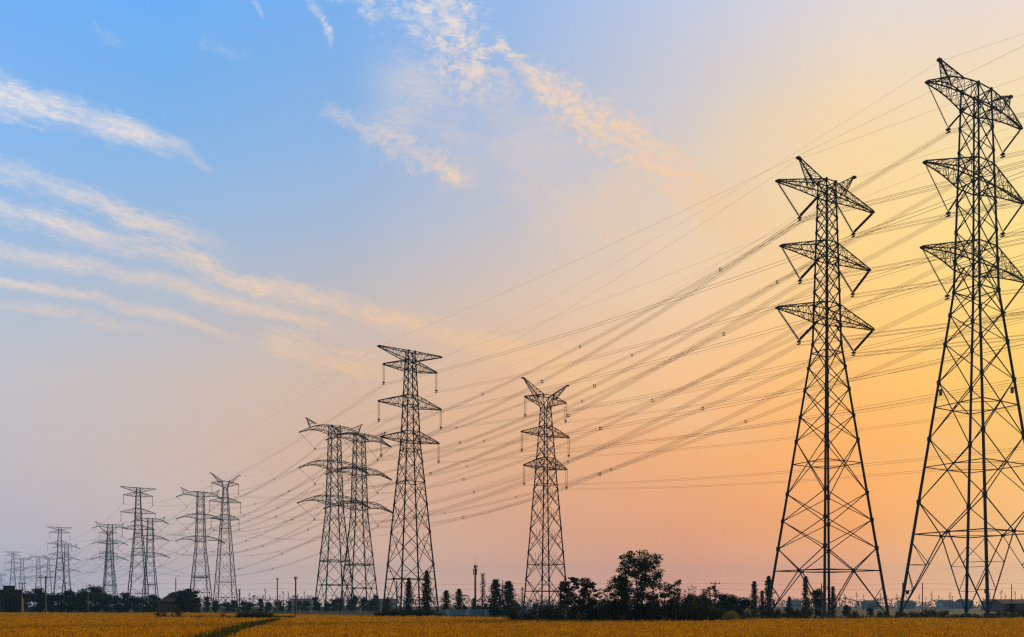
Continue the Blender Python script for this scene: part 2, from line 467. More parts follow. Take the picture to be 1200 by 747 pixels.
# standing rice plants: blades and drooping ears over the sheet
rng = random.Random(3)
rm = MB()
count = 0
while count < 62000:
    px = rng.uniform(-60, 1260)
    D = 1.0 / rng.uniform(1 / 205.0, 1 / 30.0)
    if D > edge_D(px) - 0.4: continue
    p = P(px, D)
    if in_bund(p.x, p.y): continue
    if px > 760 and abs(D - 71 - 0.006 * (px - 980)) < 1.1 and rng.random() < 0.85: continue      # a furrow across the right half
    swell = 0.5 + 0.5 * math.sin(p.x * 0.21 + 2.1 * math.sin(p.y * 0.09)) * math.sin(p.y * 0.17 + 1.2 * math.sin(p.x * 0.13))
    if rng.random() < 0.35 * (1 - swell): continue
    count += 1
    k = min(2.4, max(0.75, D / 62.0))
    h = rng.uniform(0.66, 0.84) * (0.92 + 0.16 * swell)
    for _ in range(3):
        an = rng.uniform(0, 6.283); r = rng.uniform(0.03, 0.16) * k
        bx, by = p.x + rng.gauss(0, 0.10) * k, p.y + rng.gauss(0, 0.10) * k
        dxx, dyy = math.cos(an), math.sin(an)
        w = 0.022 * k * rng.uniform(0.7, 1.4)
        nx, ny = -dyy * w, dxx * w
        a0 = (bx - nx, by - ny, 0.46); a1 = (bx + nx, by + ny, 0.46)
        tx, ty = bx + dxx * r * 0.6, by + dyy * r * 0.6
        hh = h * rng.uniform(0.88, 1.06)
        rm.quad(a0, a1, (tx + nx * 0.8, ty + ny * 0.8, hh), (tx - nx * 0.8, ty - ny * 0.8, hh))
        ex, ey = bx + dxx * r * 1.5, by + dyy * r * 1.5
        rm.quad((tx - nx * 1.3, ty - ny * 1.3, hh), (tx + nx * 1.3, ty + ny * 1.3, hh), (ex + nx, ey + ny, hh - 0.07), (ex - nx, ey - ny, hh - 0.07))
tag(rm.build('rice_plants', M['rice_ear']), 'ripe golden rice standing across the whole foreground field', 'rice', kind='stuff')

# grass on the bund and the verge at the far side of the field
gb = MB()
for _ in range(5200):
    j = rng.randrange(len(BL) - 1); t = rng.random()
    a = BL[j].lerp(BL[j + 1], t); b = BR[j].lerp(BR[j + 1], t)
    if a.y < 34: continue
    c = a.lerp(b, rng.uniform(-0.05, 1.05)); h = rng.uniform(0.55, 1.05)
    an = rng.uniform(0, 6.283); w = 0.035
    d = Vector((math.cos(an), math.sin(an), 0)); e = Vector((-d.y, d.x, 0)) * w
    top = c + d * rng.uniform(0.05, 0.3) + Vector((0, 0, h))
    c = c + Vector((0, 0, 0.3))
    gb.quad(c - e, c + e, top + e * 0.3, top - e * 0.3)
for _ in range(2600):
    c = P(rng.uniform(186, 346), rng.uniform(119.4, 120.6), 0.4); an = rng.uniform(0, 6.283)
    d = Vector((math.cos(an), math.sin(an), 0)); e = Vector((-d.y, d.x, 0)) * 0.05
    top = c + d * rng.uniform(0.05, 0.2) + Vector((0, 0, rng.uniform(0.3, 0.55)))
    gb.quad(c - e, c + e, top + e * 0.3, top - e * 0.3)
tag(gb.build('bund_grass', M['leaf_weed']), 'strip of dark green grass on the bund running diagonally through the rice', 'grass', kind='stuff')

vg = MB()
for _ in range(9000):
    px = rng.uniform(-60, 1260); D = edge_D(px) + abs(rng.gauss(0, 5)) + 0.1
    c = P(px, D); h = rng.uniform(0.3, 1.0) * (1.15 if px > 845 else 0.85)
    an = rng.uniform(0, 6.283); d = Vector((math.cos(an), math.sin(an), 0)); e = Vector((-d.y, d.x, 0)) * rng.uniform(0.04, 0.10)
    top = c + d * rng.uniform(0.05, 0.35) + Vector((0, 0, h))
    vg.quad(c - e, c + e, top + e * 0.3, top - e * 0.3)
tag(vg.build('verge_grass', M['leaf_bush']), 'rough grass verge along the far edge of the rice', 'grass', kind='stuff')

# far-off wood that closes the horizon
tl = MB()
for _ in range(15000):
    px = rng.uniform(-700, 1500); D = rng.uniform(760, 1150)
    hmax = (3.2 + 2.4 * math.sin(px * 0.021) * math.sin(px * 0.0057 + 1) + 1.6 * math.sin(px * 0.11) + 1.2 * math.sin(px * 0.31 + 2)) + 5.4
    if px < 640: hmax *= 1.25
    p = P(px, D, rng.uniform(0, max(2.0, hmax) * D / 900))
    tl.leaf(p, 2.6, rng)
tag(tl.build('treeline', M['leaf_far']), 'far wood reading as a low hazy blue-grey band on the horizon', 'wood', kind='stuff')


# ------------------------------------------------------------------ pylons
TH = 33.0


class Prof:
    def __init__(s, pts): s.p = pts
    def half(s, z):
        p = s.p
        if z <= p[0][0]: return p[0][1], p[0][2]
        for a, b in zip(p, p[1:]):
            if z <= b[0]:
                t = (z - a[0]) / (b[0] - a[0])
                return a[1] + (b[1] - a[1]) * t, a[2] + (b[2] - a[2]) * t
        return p[-1][1], p[-1][2]
    def c(s, z, sx, sy):
        hx, hy = s.half(z)
        return Vector((sx * hx, sy * hy, z))


FACES = (((-1, -1), (1, -1)), ((1, -1), (1, 1)), ((1, 1), (-1, 1)), ((-1, 1), (-1, -1)))


def auto_nodes(prof, z0, z1, k):
    n = [z0]
    while True:
        hx, hy = prof.half(n[-1])
        z = n[-1] + k * (hx + hy)
        if z >= z1 - 0.35 * k * (hx + hy): break
        n.append(z)
    n.append(z1)
    return n


def pylon(name, S):
    """S: profile, panel nodes, arms ..., all in metres; +x is the arm direction"""
    pr = Prof(S['prof']); root = empty(name)
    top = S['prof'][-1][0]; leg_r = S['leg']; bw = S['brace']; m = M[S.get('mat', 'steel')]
    for sx, sy in ((-1, -1), (1, -1), (1, 1), (-1, 1)):
        lb = MB(); zs = [p[0] for p in S['prof']]
        full = []
        for a, b in zip(zs, zs[1:]):
            full += [a, (a + b) / 2]
        full.append(zs[-1])
        lb.path([pr.c(z, sx, sy) for z in full], [leg_r * (1 - 0.45 * z / top) for z in full], 6)
        for z in S['nodes'][1:]:      # gusset plates and flanges
            c = pr.c(z, sx, sy); r = leg_r * (1 - 0.45 * z / top)
            lb.path([c - Vector((0, 0, r * 1.6)), c + Vector((0, 0, r * 1.6))], r * 1.55, 6)
        lb.build('leg', m, root)
        fb_ = MB(); c = pr.c(0, sx, sy); q = leg_r * 3.2
        fb_.box((c.x, c.y, 0.45), (q, q, 0.9)); fb_.box((c.x, c.y, 0.1), (q * 1.6, q * 1.6, 0.2))
        fb_.build('footing', M[S.get('foot', 'concrete')], root)
    lat = MB()
    def node(p, r=None):
        r = r or bw * 1.1
        lat.box(tuple(p), (r * 1.5, r * 1.5, r * 1.5))
    zr, zn = S['ring'], S['nodes'][1]
    for A, B in FACES:
        a0, b0, a1, b1 = pr.c(0.6, *A), pr.c(0.6, *B), pr.c(zn, *A), pr.c(zn, *B)
        ar, br_ = pr.c(zr, *A), pr.c(zr, *B); mid = (ar + br_) / 2
        for e in (a0, b0, a1, b1): lat.beam(e, mid, bw * 1.15)
        lat.beam(ar, br_, bw * 1.4); node(mid, bw * 2.2)
        for lo, rg in ((a0, ar), (b0, br_)):      # redundant members between leg and main brace
            for tt in S.get('red0', (0.28, 0.55)):
                p = lo.lerp(rg, tt); q = lo.lerp(mid, tt)
                lat.beam(p, q, bw * 0.7); lat.beam(q, lo.lerp(rg, min(1, tt + 0.28)), bw * 0.7)
        if S.get('sub'):
            for hi, rg in ((a1, ar), (b1, br_)):
                lat.beam(hi.lerp(rg, 0.5), hi.lerp(mid, 0.5), bw * 0.6)
    # plan bracing of the lowest ring
    mids = [(pr.c(zr, *A) + pr.c(zr, *B)) / 2 for A, B in FACES]
    for i in range(4): lat.beam(mids[i], mids[(i + 1) % 4], bw * 0.9)
    nodes = S['nodes'][1:]
    for k, (z0, z1) in enumerate(zip(nodes, nodes[1:])):
        h0, h1 = pr.half(z0), pr.half(z1)
        for A, B in FACES:
            a0, b0, a1, b1 = pr.c(z0, *A), pr.c(z0, *B), pr.c(z1, *A), pr.c(z1, *B)
            lat.beam(a0, b1, bw); lat.beam(b0, a1, bw)
            w0 = (a0 - b0).length; w1 = (a1 - b1).length
            x = a0.lerp(b1, w0 / (w0 + w1)); node(x)
            big = w0 > S.get('sub_w', 1e9)
            if k in S.get('ring_at', ()):
                zc = x.z; lat.beam(pr.c(zc, *A), pr.c(zc, *B), bw * 1.1)
            if big:
                for l0, l1, d0, d1 in ((a0, a1, b1, b0), (b0, b1, a1, a0)):
                    lm = (l0 + l1) / 2
                    lat.beam(lm, l0.lerp(x, 0.55), bw * 0.6); lat.beam(lm, l1.lerp(x, 0.55), bw * 0.6)
                lat.beam(x, (a1 + b1) / 2, bw * 0.45)
        if k in S.get('ring_at', ()):
            zc = z0 + (z1 - z0) * h0[0] / (h0[0] + h1[0])
            ms_ = [(pr.c(zc, *A) + pr.c(zc, *B)) / 2 for A, B in FACES]
            for i in range(4): lat.beam(ms_[i], ms_[(i + 1) % 4], bw * 0.8)
    for z in S.get('rings', ()):
        for A, B in FACES: lat.beam(pr.c(z, *A), pr.c(z, *B), bw * 1.2)
        lat.beam(pr.c(z, -1, -1), pr.c(z, 1, 1), bw * 0.8)
    lat.build('lattice_bracing', m, root)
    if S.get('boxes'):
        for (z, sx, sy, d) in S['boxes']:
            bx = MB(); c = pr.c(z, sx, sy)
            bx.box((c.x - sx * d[0] * 1.1, c.y - sy * d[0] * 1.1, z), d); bx.box((c.x - sx * 0.3, c.y - sy * 0.3, z + d[2] * 0.3), (0.5, 0.5, 0.12))
            bx.build('junction_box', M['concrete'] if z > 20 else m, root)
    wires = {}
    for li, ar in enumerate(S['arms']):
        for sx in (-1, 1):
            am = MB(); n = ar.get('n', 6); a, zb, zt, z0 = ar['a'], ar['zb'], ar['zt'], ar['tip']
            hb, ht = pr.half(zb), pr.half(zt)
            tw = 0.18 * S['k']
            def chord(f, sy, upper):
                hx, hy = (ht if upper else hb)
                x = hx + (a - hx) * f; y = (hy + (tw - hy) * f) * sy
                z = (zt + (z0 + tw * 1.6 - zt) * f) if upper else (zb + (z0 - zb) * f)
                if upper: z += ar.get('hump', 0.0) * math.sin(math.pi * min(1, f * 1.05))
                else: z += ar.get('rise', 0.0) * math.sin(math.pi * f)
                return Vector((sx * x, y, z))
            fr = [i / n for i in range(n + 1)]
            for sy in (-1, 1):
                for up in (True, False):
                    pts = [chord(f, sy, up) for f in fr]
                    am.path(pts, bw * 0.75, 4, False)
                for i in range(n):
                    p, q = (True, False) if i % 2 else (False, True)
                    am.beam(chord(fr[i], sy, p), chord(fr[i + 1], sy, q), bw * 0.6)
                    am.beam(chord(fr[i + 1], sy, True), chord(fr[i + 1], sy, False), bw * 0.5)
            for up in (True, False):
                for i in range(n):
                    s1 = 1 if i % 2 else -1
                    am.beam(chord(fr[i], s1, up), chord(fr[i + 1], -s1, up), bw * 0.55)
                    am.beam(chord(fr[i], -1, up), chord(fr[i], 1, up), bw * 0.5)
            tp = Vector((sx * a, 0, z0)); am.box((sx * a, 0, z0 + tw * 0.5), (tw * 3.0, tw * 2.6, tw * 1.6))
            am.build('cross_arm', m, root)
            st = ar.get('string')
            if st is None: wires[(li, sx)] = tp + Vector((0, 0, 0.2)); continue
            if st == 'V':
                yk = Vector((sx * ar['yu'], 0, z0 - ar['drop']))
                ends = [tp, Vector((sx * (hb[0] + ar.get('inner', 0.5)), 0, zb - 0.1))]
            else:
                yk = tp - Vector((0, 0, ar['drop'])); ends = [tp + Vector((0, 0.35 * S['k'], 0)), tp - Vector((0, 0.35 * S['k'], 0))]
            for e in ends:
                im = MB(); dst = yk if st == 'V' else Vector((e.x, e.y, yk.z))
                L = (e - dst).length; nd = max(6, int(L / (0.34 * S['k']))); r0 = S.get('ins', 0.13)
                pts, rad = [], []
                for i in range(nd + 1):
                    f0 = 0.07 + 0.86 * i / nd
                    for df, rr in ((-0.10, 0.35), (0.0, 1.0), (0.10, 0.35)):
                        pts.append(e.lerp(dst, f0 + df / nd)); rad.append(r0 * rr)
                im.path([e, e.lerp(dst, 0.06)], r0 * 0.35, 4); im.path(pts, rad, 6); im.path([e.lerp(dst, 0.94), dst], r0 * 0.35, 4)
                im.build('insulator_string', M['insulator'], root)
            cm = MB(); cb = 0.22 * S['k']
            cm.box(tuple(yk - Vector((0, 0, cb))), (cb * 2.2, cb * 2.6, cb * 1.2)); cm.beam(yk, yk - Vector((0, 0, cb * 3.2)), cb * 0.6)
            cm.box(tuple(yk - Vector((0, 0, cb * 3.2))), (cb * 1.4, cb * 3.4, cb * 0.5))
            cm.build('wire_clamp', m, root)
            wires[(li, sx)] = yk - Vector((0, 0, cb * 3))
    pk = S.get('peak')
    if pk:
        for sx in (-1, 1):
            pm = MB(); tip = Vector((sx * pk['u'], 0, pk['z'])); base = [Vector((sx * x, y, z)) for x, y, z in pk['base']]
            n = pk.get('n', 4)
            def pc(i, f): return base[i].lerp(tip + (base[i] - tip).normalized() * 0.01 + Vector(((base[i].x - tip.x) * 0.06, base[i].y * 0.15, 0)), f)
            for i in range(4): pm.path([pc(i, 0), pc(i, 1)], bw * 0.75, 4, False)
            for j in range(n):
                f0, f1 = j / n, (j + 1) / n
                for i in range(4):
                    i2 = (i + 1) % 4
                    pm.beam(pc(i, f0), pc(i2, f1), bw * 0.55)
                    pm.beam(pc(i, f1), pc(i2, f1), bw * 0.5)
            pm.box(tuple(tip), (0.7 * S['k'], 0.55 * S['k'], 0.35 * S['k']))
            pm.build('earth_wire_peak', m, root)
            wires[('e', sx)] = tip + Vector((0, 0, -0.25 * S['k']))
    return root, wires


V = dict
# tall tower with V strings, at the right edge of the photograph
pA = Prof([(0, 10.96, 8.87), (63.4, 3.16, 2.56), (102.4, 2.1, 1.72)])
spec_A0 = V(prof=pA.p, leg=0.30, brace=0.168, k=1.15, ring=16.4, ins=0.20,
            nodes=[0, 22.7, 35, 46, 53.4, 59, 63.4] + auto_nodes(pA, 63.4, 98.7, 1.05)[1:] + [102.4],
            ring_at=(0, 1), rings=(63.4, 67.6, 72.0, 83.6, 88.0, 98.7, 102.4), red0=(0.3, 0.62),
            boxes=[(44.0, -1, 1, (0.42, 0.42, 1.2)), (44.0, 1, -1, (0.42, 0.42, 1.2)), (5.0, -1, 1, (0.45, 0.45, 0.7)), (5.0, -1, -1, (0.45, 0.45, 0.7)), (5.0, 1, -1, (0.45, 0.45, 0.7))],
            arms=[V(a=15.3, zb=98.7, zt=102.4, tip=99.2, hump=0.9, rise=0.5, n=7, string='V', yu=8.9, drop=6.6),
                  V(a=16.0, zb=83.6, zt=88.0, tip=84.2, rise=0.4, n=7, string='V', yu=8.9, drop=7.4),
                  V(a=16.8, zb=67.6, zt=72.0, tip=68.3, rise=0.4, n=7, string='V', yu=9.2, drop=7.2)],
            peak=V(u=11.6, z=104.6, base=[(6.0, 1.2, 102.4), (6.0, -1.2, 102.4), (9.6, -0.8, 101.0), (9.6, 0.8, 101.0)], n=4))
pB = Prof([(0, 6.57, 5.32), (39.9, 1.52, 1.23), (63.1, 0.93, 0.76)])
spec_B0 = V(prof=pB.p, leg=0.20, brace=0.110, k=0.78, ring=7.3, ins=0.21,
            nodes=[0, 10.5, 14.5, 18.4, 26, 29.5, 33.3, 36.5, 39.9] + auto_nodes(pB, 39.9, 61.0, 0.95)[1:] + [63.1],
            ring_at=(2,), rings=(38.6, 43.1, 45.5, 52.0, 54.3, 61.0, 63.1), red0=(0.4,),
            arms=[V(a=9.8, zb=61.0, zt=63.1, tip=60.9, rise=0.1, n=7, string='V', yu=5.5, drop=3.9, inner=0.6),
                  V(a=9.0, zb=52.0, zt=54.3, tip=52.1, rise=0.1, n=7, string='V', yu=5.4, drop=3.9, inner=0.3),
                  V(a=9.8, zb=43.1, zt=45.5, tip=43.4, rise=0.1, n=7, string='V', yu=5.6, drop=3.8, inner=0.3)],
            peak=V(u=5.7, z=65.2, base=[(0.95, 0.75, 62.6), (0.95, -0.75, 62.6), (3.0, -0.55, 61.6), (3.0, 0.55, 61.6)], n=5))
# further V-string towers, with wide arms whose ends droop
pP = Prof([(0, 7.8, 7.8), (50, 3.4, 3.4), (92.2, 2.25, 2.25)])
spec_P = V(prof=pP.p, leg=0.36, brace=0.24, k=1.3, ring=12.6, ins=0.18, mat='steel',
           nodes=[0, 17.5] + auto_nodes(pP, 17.5, 50, 1.0)[1:] + auto_nodes(pP, 50, 88.3, 1.15)[1:] + [92.2],
           ring_at=(0,), rings=(25, 53.2, 57.3, 70.8, 74.8, 88.3, 92.2), sub_w=5.0, sub=True,
           arms=[V(a=18.0, zb=88.3, zt=92.2, tip=87.2, hump=1.4, rise=1.7, n=8, string='V', yu=10.2, drop=6.8),
                 V(a=18.3, zb=70.8, zt=74.8, tip=69.8, hump=1.2, rise=1.7, n=8, string='V', yu=10.2, drop=6.8),
                 V(a=19.0, zb=53.2, zt=57.3, tip=52.4, hump=1.2, rise=1.7, n=8, string='V', yu=10.4, drop=6.8)],
           peak=V(u=14.6, z=94.6, base=[(9.5, 1.2, 92.3), (9.5, -1.2, 92.3), (12.8, -0.7, 90.6), (12.8, 0.7, 90.6)], n=3))
# flat-topped tower with hanging strings
pC = Prof([(0, 4.9, 4.9), (40.5, 1.68, 1.68), (61.5, 0.85, 0.85)])
spec_C = V(prof=pC.p, leg=0.22, brace=0.138, k=0.9, ring=8.5, ins=0.12,
           nodes=[0, 12] + auto_nodes(pC, 12, 40.5, 0.95)[1:] + auto_nodes(pC, 40.5, 59.3, 0.95)[1:] + [61.5],
           ring_at=(), rings=(31, 38.5, 40.5, 42.8, 48.9, 51.2, 57.4, 59.4, 61.5), sub_w=3.6, sub=True,
           arms=[V(a=8.1, zb=59.3, zt=61.5, tip=61.4, n=6),
                 V(a=6.8, zb=57.0, zt=59.4, tip=57.5, n=6, string='I', drop=3.9),
                 V(a=8.0, zb=48.6, zt=51.2, tip=48.9, n=6, string='I', drop=3.9),
                 V(a=7.4, zb=40.5, zt=42.8, tip=40.8, n=6, string='I', drop=3.9)])
def spec_D(ext):
    pD = Prof([(0, 4.1 + 0.1 * ext, 4.1 + 0.1 * ext), (36 + ext, 1.85, 1.85), (51.6 + ext, 0.95, 0.95), (54.9 + ext, 1.75, 1.3)])
    e = ext
    return V(prof=pD.p, leg=0.21, brace=0.135, k=0.9, ring=5.9, ins=0.12, mat='steel_brown',
             nodes=[0, 9] + auto_nodes(pD, 9, 36 + e, 0.95)[1:] + auto_nodes(pD, 36 + e, 51.6 + e, 0.95)[1:] + [54.9 + e],
             ring_at=(0,), rings=(32.6 + e, 36.7 + e, 39.2 + e, 44.9 + e, 47.2 + e, 51.8 + e, 54.9 + e), sub_w=3.2, sub=True,
             arms=[V(a=6.2, zb=52.4 + e, zt=54.9 + e, tip=53.8 + e, n=5, string='I', drop=4.2),
                   V(a=7.2, zb=44.9 + e, zt=47.2 + e, tip=45.1 + e, n=6, string='I', drop=4.2),
                   V(a=6.5, zb=36.7 + e, zt=39.2 + e, tip=36.9 + e, n=6, string='I', drop=4.2)],
             peak=V(u=6.9, z=58.4 + e, base=[(1.3, 1.2, 54.9 + e), (1.3, -1.2, 54.9 + e), (2.6, -0.8, 54.0 + e), (2.6, 0.8, 54.0 + e)], n=6))


proto = {}
GROUP = {'A': 'pylons of the line from the right edge', 'B': 'pylons of the line with drooping arms nearer the middle',
         'C': 'flat-topped pylons', 'D': 'pylons with a Y-shaped top'}
LINES = {'A': [], 'B': [], 'C': [], 'D': []}


def place(line, key, spec, px, D, scale, th, label):
    name = 'transmission_tower'
    if key not in proto:
        root, w = pylon(name, spec); proto[key] = (root, w)
    else:
        root, w = copy_tree(proto[key][0]), proto[key][1]
    p = P(px, D)
    root.location = p; root.rotation_euler = (0, 0, R(th)); root.scale = (scale,) * 3
    tag(root, label, 'pylon', GROUP[line])
    mt = Matrix.Translation(p) @ Matrix.Rotation(R(th), 4, 'Z') @ Matrix.Scale(scale, 4)
    LINES[line].append({k: mt @ q for k, q in w.items()})


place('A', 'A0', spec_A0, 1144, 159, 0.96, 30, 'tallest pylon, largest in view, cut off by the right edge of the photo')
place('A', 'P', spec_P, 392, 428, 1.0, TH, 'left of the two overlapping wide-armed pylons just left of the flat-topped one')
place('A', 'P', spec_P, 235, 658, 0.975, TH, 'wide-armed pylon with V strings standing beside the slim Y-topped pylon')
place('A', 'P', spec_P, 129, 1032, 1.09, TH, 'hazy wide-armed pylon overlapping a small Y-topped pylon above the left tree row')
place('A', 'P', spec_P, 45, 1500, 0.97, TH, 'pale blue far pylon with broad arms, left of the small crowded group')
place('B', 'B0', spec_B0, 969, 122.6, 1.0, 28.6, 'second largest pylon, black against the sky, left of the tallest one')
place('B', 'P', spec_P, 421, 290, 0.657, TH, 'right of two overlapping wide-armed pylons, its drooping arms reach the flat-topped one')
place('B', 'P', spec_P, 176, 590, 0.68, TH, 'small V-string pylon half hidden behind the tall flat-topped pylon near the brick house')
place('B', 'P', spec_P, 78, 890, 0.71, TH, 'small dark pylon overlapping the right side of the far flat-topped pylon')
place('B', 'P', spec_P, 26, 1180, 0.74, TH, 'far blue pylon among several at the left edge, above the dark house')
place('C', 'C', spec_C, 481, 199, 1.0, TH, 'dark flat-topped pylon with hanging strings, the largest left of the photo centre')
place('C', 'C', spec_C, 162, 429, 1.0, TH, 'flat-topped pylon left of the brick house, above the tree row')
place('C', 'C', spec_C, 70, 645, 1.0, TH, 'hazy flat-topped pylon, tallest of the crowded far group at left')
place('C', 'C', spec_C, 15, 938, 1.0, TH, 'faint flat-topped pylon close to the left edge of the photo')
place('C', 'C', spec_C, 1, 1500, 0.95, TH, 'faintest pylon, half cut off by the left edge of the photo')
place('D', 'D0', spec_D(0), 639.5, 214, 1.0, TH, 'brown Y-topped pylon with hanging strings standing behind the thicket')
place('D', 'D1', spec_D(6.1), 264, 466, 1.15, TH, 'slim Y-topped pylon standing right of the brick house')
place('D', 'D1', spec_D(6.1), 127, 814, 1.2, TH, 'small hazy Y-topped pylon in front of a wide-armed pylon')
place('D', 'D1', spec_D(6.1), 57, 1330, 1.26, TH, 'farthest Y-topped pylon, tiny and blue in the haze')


# ------------------------------------------------------------------ conductors
def span_points(a, b, sag, n):
    out = []
    for i in range(n + 1):
        t = i / n; p = a.lerp(b, t); p.z -= sag * 4 * t * (1 - t); out.append(p)
    return out


CFG = {  # start beyond the frame, wires per bundle, wire gap, wire radius, sag share, spacers
    'A': (Vector((225, -215, -6)), 4, 0.56, 0.026, 0.030, True),
    'B': (Vector((190, -230, 0)), 4, 0.46, 0.022, 0.034, True),
    'C': (Vector((174, -244, 0)) * 1.0, 2, 0.40, 0.021, 0.028, False),
    'D': (Vector((181, -276, 0)) * 1.0, 2, 0.42, 0.021, 0.030, False),
}
LN = {'A': 'tallest pylon at the right edge', 'B': 'second largest pylon', 'C': 'flat-topped pylon left of centre', 'D': 'brown Y-topped pylon'}
SIDE = {-1: 'left', 1: 'right'}
for line, towers in LINES.items():
    first, nw, gap, rad, sagk, spc = CFG[line]
    keys = sorted(towers[0], key=str)
    levels = [k for k in keys if k[0] != 'e' and not (line == 'C' and k[0] == 0)]
    earth = [k for k in keys if k[0] == 'e' or (line == 'C' and k[0] == 0)]
    lv_names = {n: t for n, t in zip(sorted({k[0] for k in levels}), ('top', 'middle', 'lowest'))}
    for key in keys:
        pts = [t[key] for t in towers]
        last = pts[-1] + (pts[-1] - pts[-2]).normalized() * 350
        last.z = pts[-1].z
        pts = [pts[0] + first] + pts + [last]
        is_e = key in earth
        poly = []; marks = []
        for i, (a, b) in enumerate(zip(pts, pts[1:])):
            L = (b - a).length; sag = L * sagk * (0.62 if is_e else 1.0)
            seg = span_points(a, b, sag, 26 if i < 3 else 14)
            poly += seg if i == 0 else seg[1:]
            if spc and not is_e and i < 3:
                m_ = max(3, int(L / 52)); off = random.uniform(-0.25, 0.25)
                for j in range(1, m_):
                    t = (j + off * 0.8) / m_
                    p = a.lerp(b, t); p.z -= sag * 4 * t * (1 - t); marks.append((p, (b - a).normalized()))
        if is_e:
            wm = MB(); wm.path(poly, rad * 0.48, 4, False)
            o = wm.build('earth_wire', M['cable'])
            tag(o, 'single thin earth wire from the %s peak of the %s' % (SIDE[key[1]], LN[line]), 'wire', 'earth wires')
        else:
            root = empty('conductor_bundle', tuple(pts[1]))
            tag(root, '%d-wire bundle carried by the %s %s arm of the %s' % (nw, lv_names[key[0]], SIDE[key[1]], LN[line]), 'power line', 'conductor bundles')
            hdir = (pts[2] - pts[1]); hdir.z = 0; hdir.normalize(); side = Vector((hdir.y, -hdir.x, 0))
            offs = [side * (gap / 2 * a) + Vector((0, 0, gap / 2 * b)) for a, b in ((-1, 1), (1, 1), (-1, -1), (1, -1))] if nw == 4 else [Vector((0, 0, gap / 2)), Vector((0, 0, -gap / 2))]
            if nw == 2: offs = [side * (-gap / 2) + Vector((0, 0, 0.12)), side * (gap / 2) - Vector((0, 0, 0.12))]
            for k, of in enumerate(offs):
                wm = MB(); wm.path([p + of - pts[1] for p in poly], rad, 4, False)
                wm.build('conductor', M['cable'], root)
            for p, d in marks:
                sm = MB(); c = p - pts[1]; h = gap / 2
                cs = [c + side * (h * a) + Vector((0, 0, h * b)) for a, b in ((-1, 1), (1, 1), (1, -1), (-1, -1))]
                for i in range(4):
                    sm.beam(cs[i], cs[(i + 1) % 4], 0.10)
                    sm.box(tuple(cs[i]), (0.17, 0.17, 0.2))
                sm.build('spacer', M['steel'], root)


# ------------------------------------------------------------------ plants
def clump(mb, rnd, c, rx, ry, rz, n, size, flat=0.2, shell=0.55):
    for _ in range(n):
        d = Vector((rnd.gauss(0, 1), rnd.gauss(0, 1), rnd.gauss(0, 1))).normalized()
        r = shell + (1 - shell) * rnd.random() if rnd.random() < 0.7 else rnd.random()
        mb.leaf((c[0] + d.x * rx * r, c[1] + d.y * ry * r, c[2] + d.z * rz * r), size, rnd, flat)


def make_tree(seed, h, spread, trunk_h, n_clumps, leaves, size, material, flat=0.55, r0=0.12, lean=0.0, two=False, clump_r=0.75, vert=0.5, label=None, cat='tree', group=None):
    """broadleaf tree: forked limbs, leaves in flat separate sprays with gaps between"""
    rnd = random.Random(seed); root = empty('broadleaf_tree')
    tm = MB(); cm = MB()
    stems = [(0, 0)] if not two else [(-0.35, 0.0), (0.35, 0.2)]
    ends = []
    for (sx, sy) in stems:
        topx = sx * 2 + lean
        spine = [Vector((sx * 0.5, sy, -0.1))] + [Vector((sx * 0.5 + (topx - sx * 0.5) * t + rnd.gauss(0, 0.05 * h / 6), sy + rnd.gauss(0, 0.05), h * 0.9 * t)) for t in (0.15, 0.35, 0.55, 0.75, 0.95)]
        tm.path(spine, [r0 * (1 - 0.8 * i / 5) for i in range(6)], 7)
        k = n_clumps // len(stems)
        for i in range(k):
            t = trunk_h + (1 - trunk_h) * (i + rnd.random()) / k
            f = t * 0.95 * 5; j = min(4, int(f)); b = spine[j].lerp(spine[j + 1], f - j)
            an = i * 2.4 + rnd.uniform(-0.5, 0.5)
            reach = spread * (0.35 + 0.65 * math.sin(math.pi * min(1.0, 0.18 + 0.72 * (1 - (t - trunk_h) / (1 - trunk_h))))) * rnd.uniform(0.35, 1.12)
            e = b + Vector((math.cos(an) * reach, math.sin(an) * reach * 0.8, rnd.uniform(0.10, 0.35) * reach + 0.1 * h * (t - 0.5)))
            e.z = min(e.z, h)
            mid = b.lerp(e, 0.5) + Vector((0, 0, -0.06 * reach))
            tm.path([b, mid, e], [r0 * 0.4 * (1.15 - t), r0 * 0.26 * (1.15 - t), 0.012], 5)
            ends.append(e)
    for e in ends:
        R_ = clump_r * rnd.choice((0.65, 0.85, 1.0, 1.3))
        clump(cm, rnd, e, R_, R_, R_ * vert, leaves, size, flat)
        for _ in range(2):
            q = e + Vector((rnd.gauss(0, 1), rnd.gauss(0, 1), rnd.gauss(0, 0.6))).normalized() * R_ * rnd.uniform(0.5, 1.0)
            clump(cm, rnd, q, R_ * 0.5, R_ * 0.5, R_ * vert * 0.56, leaves // 4, size, flat)
    tm.build('trunk', M['bark'], root); cm.build('crown', material, root)
    if label: tag(root, label, cat, group)
    return root


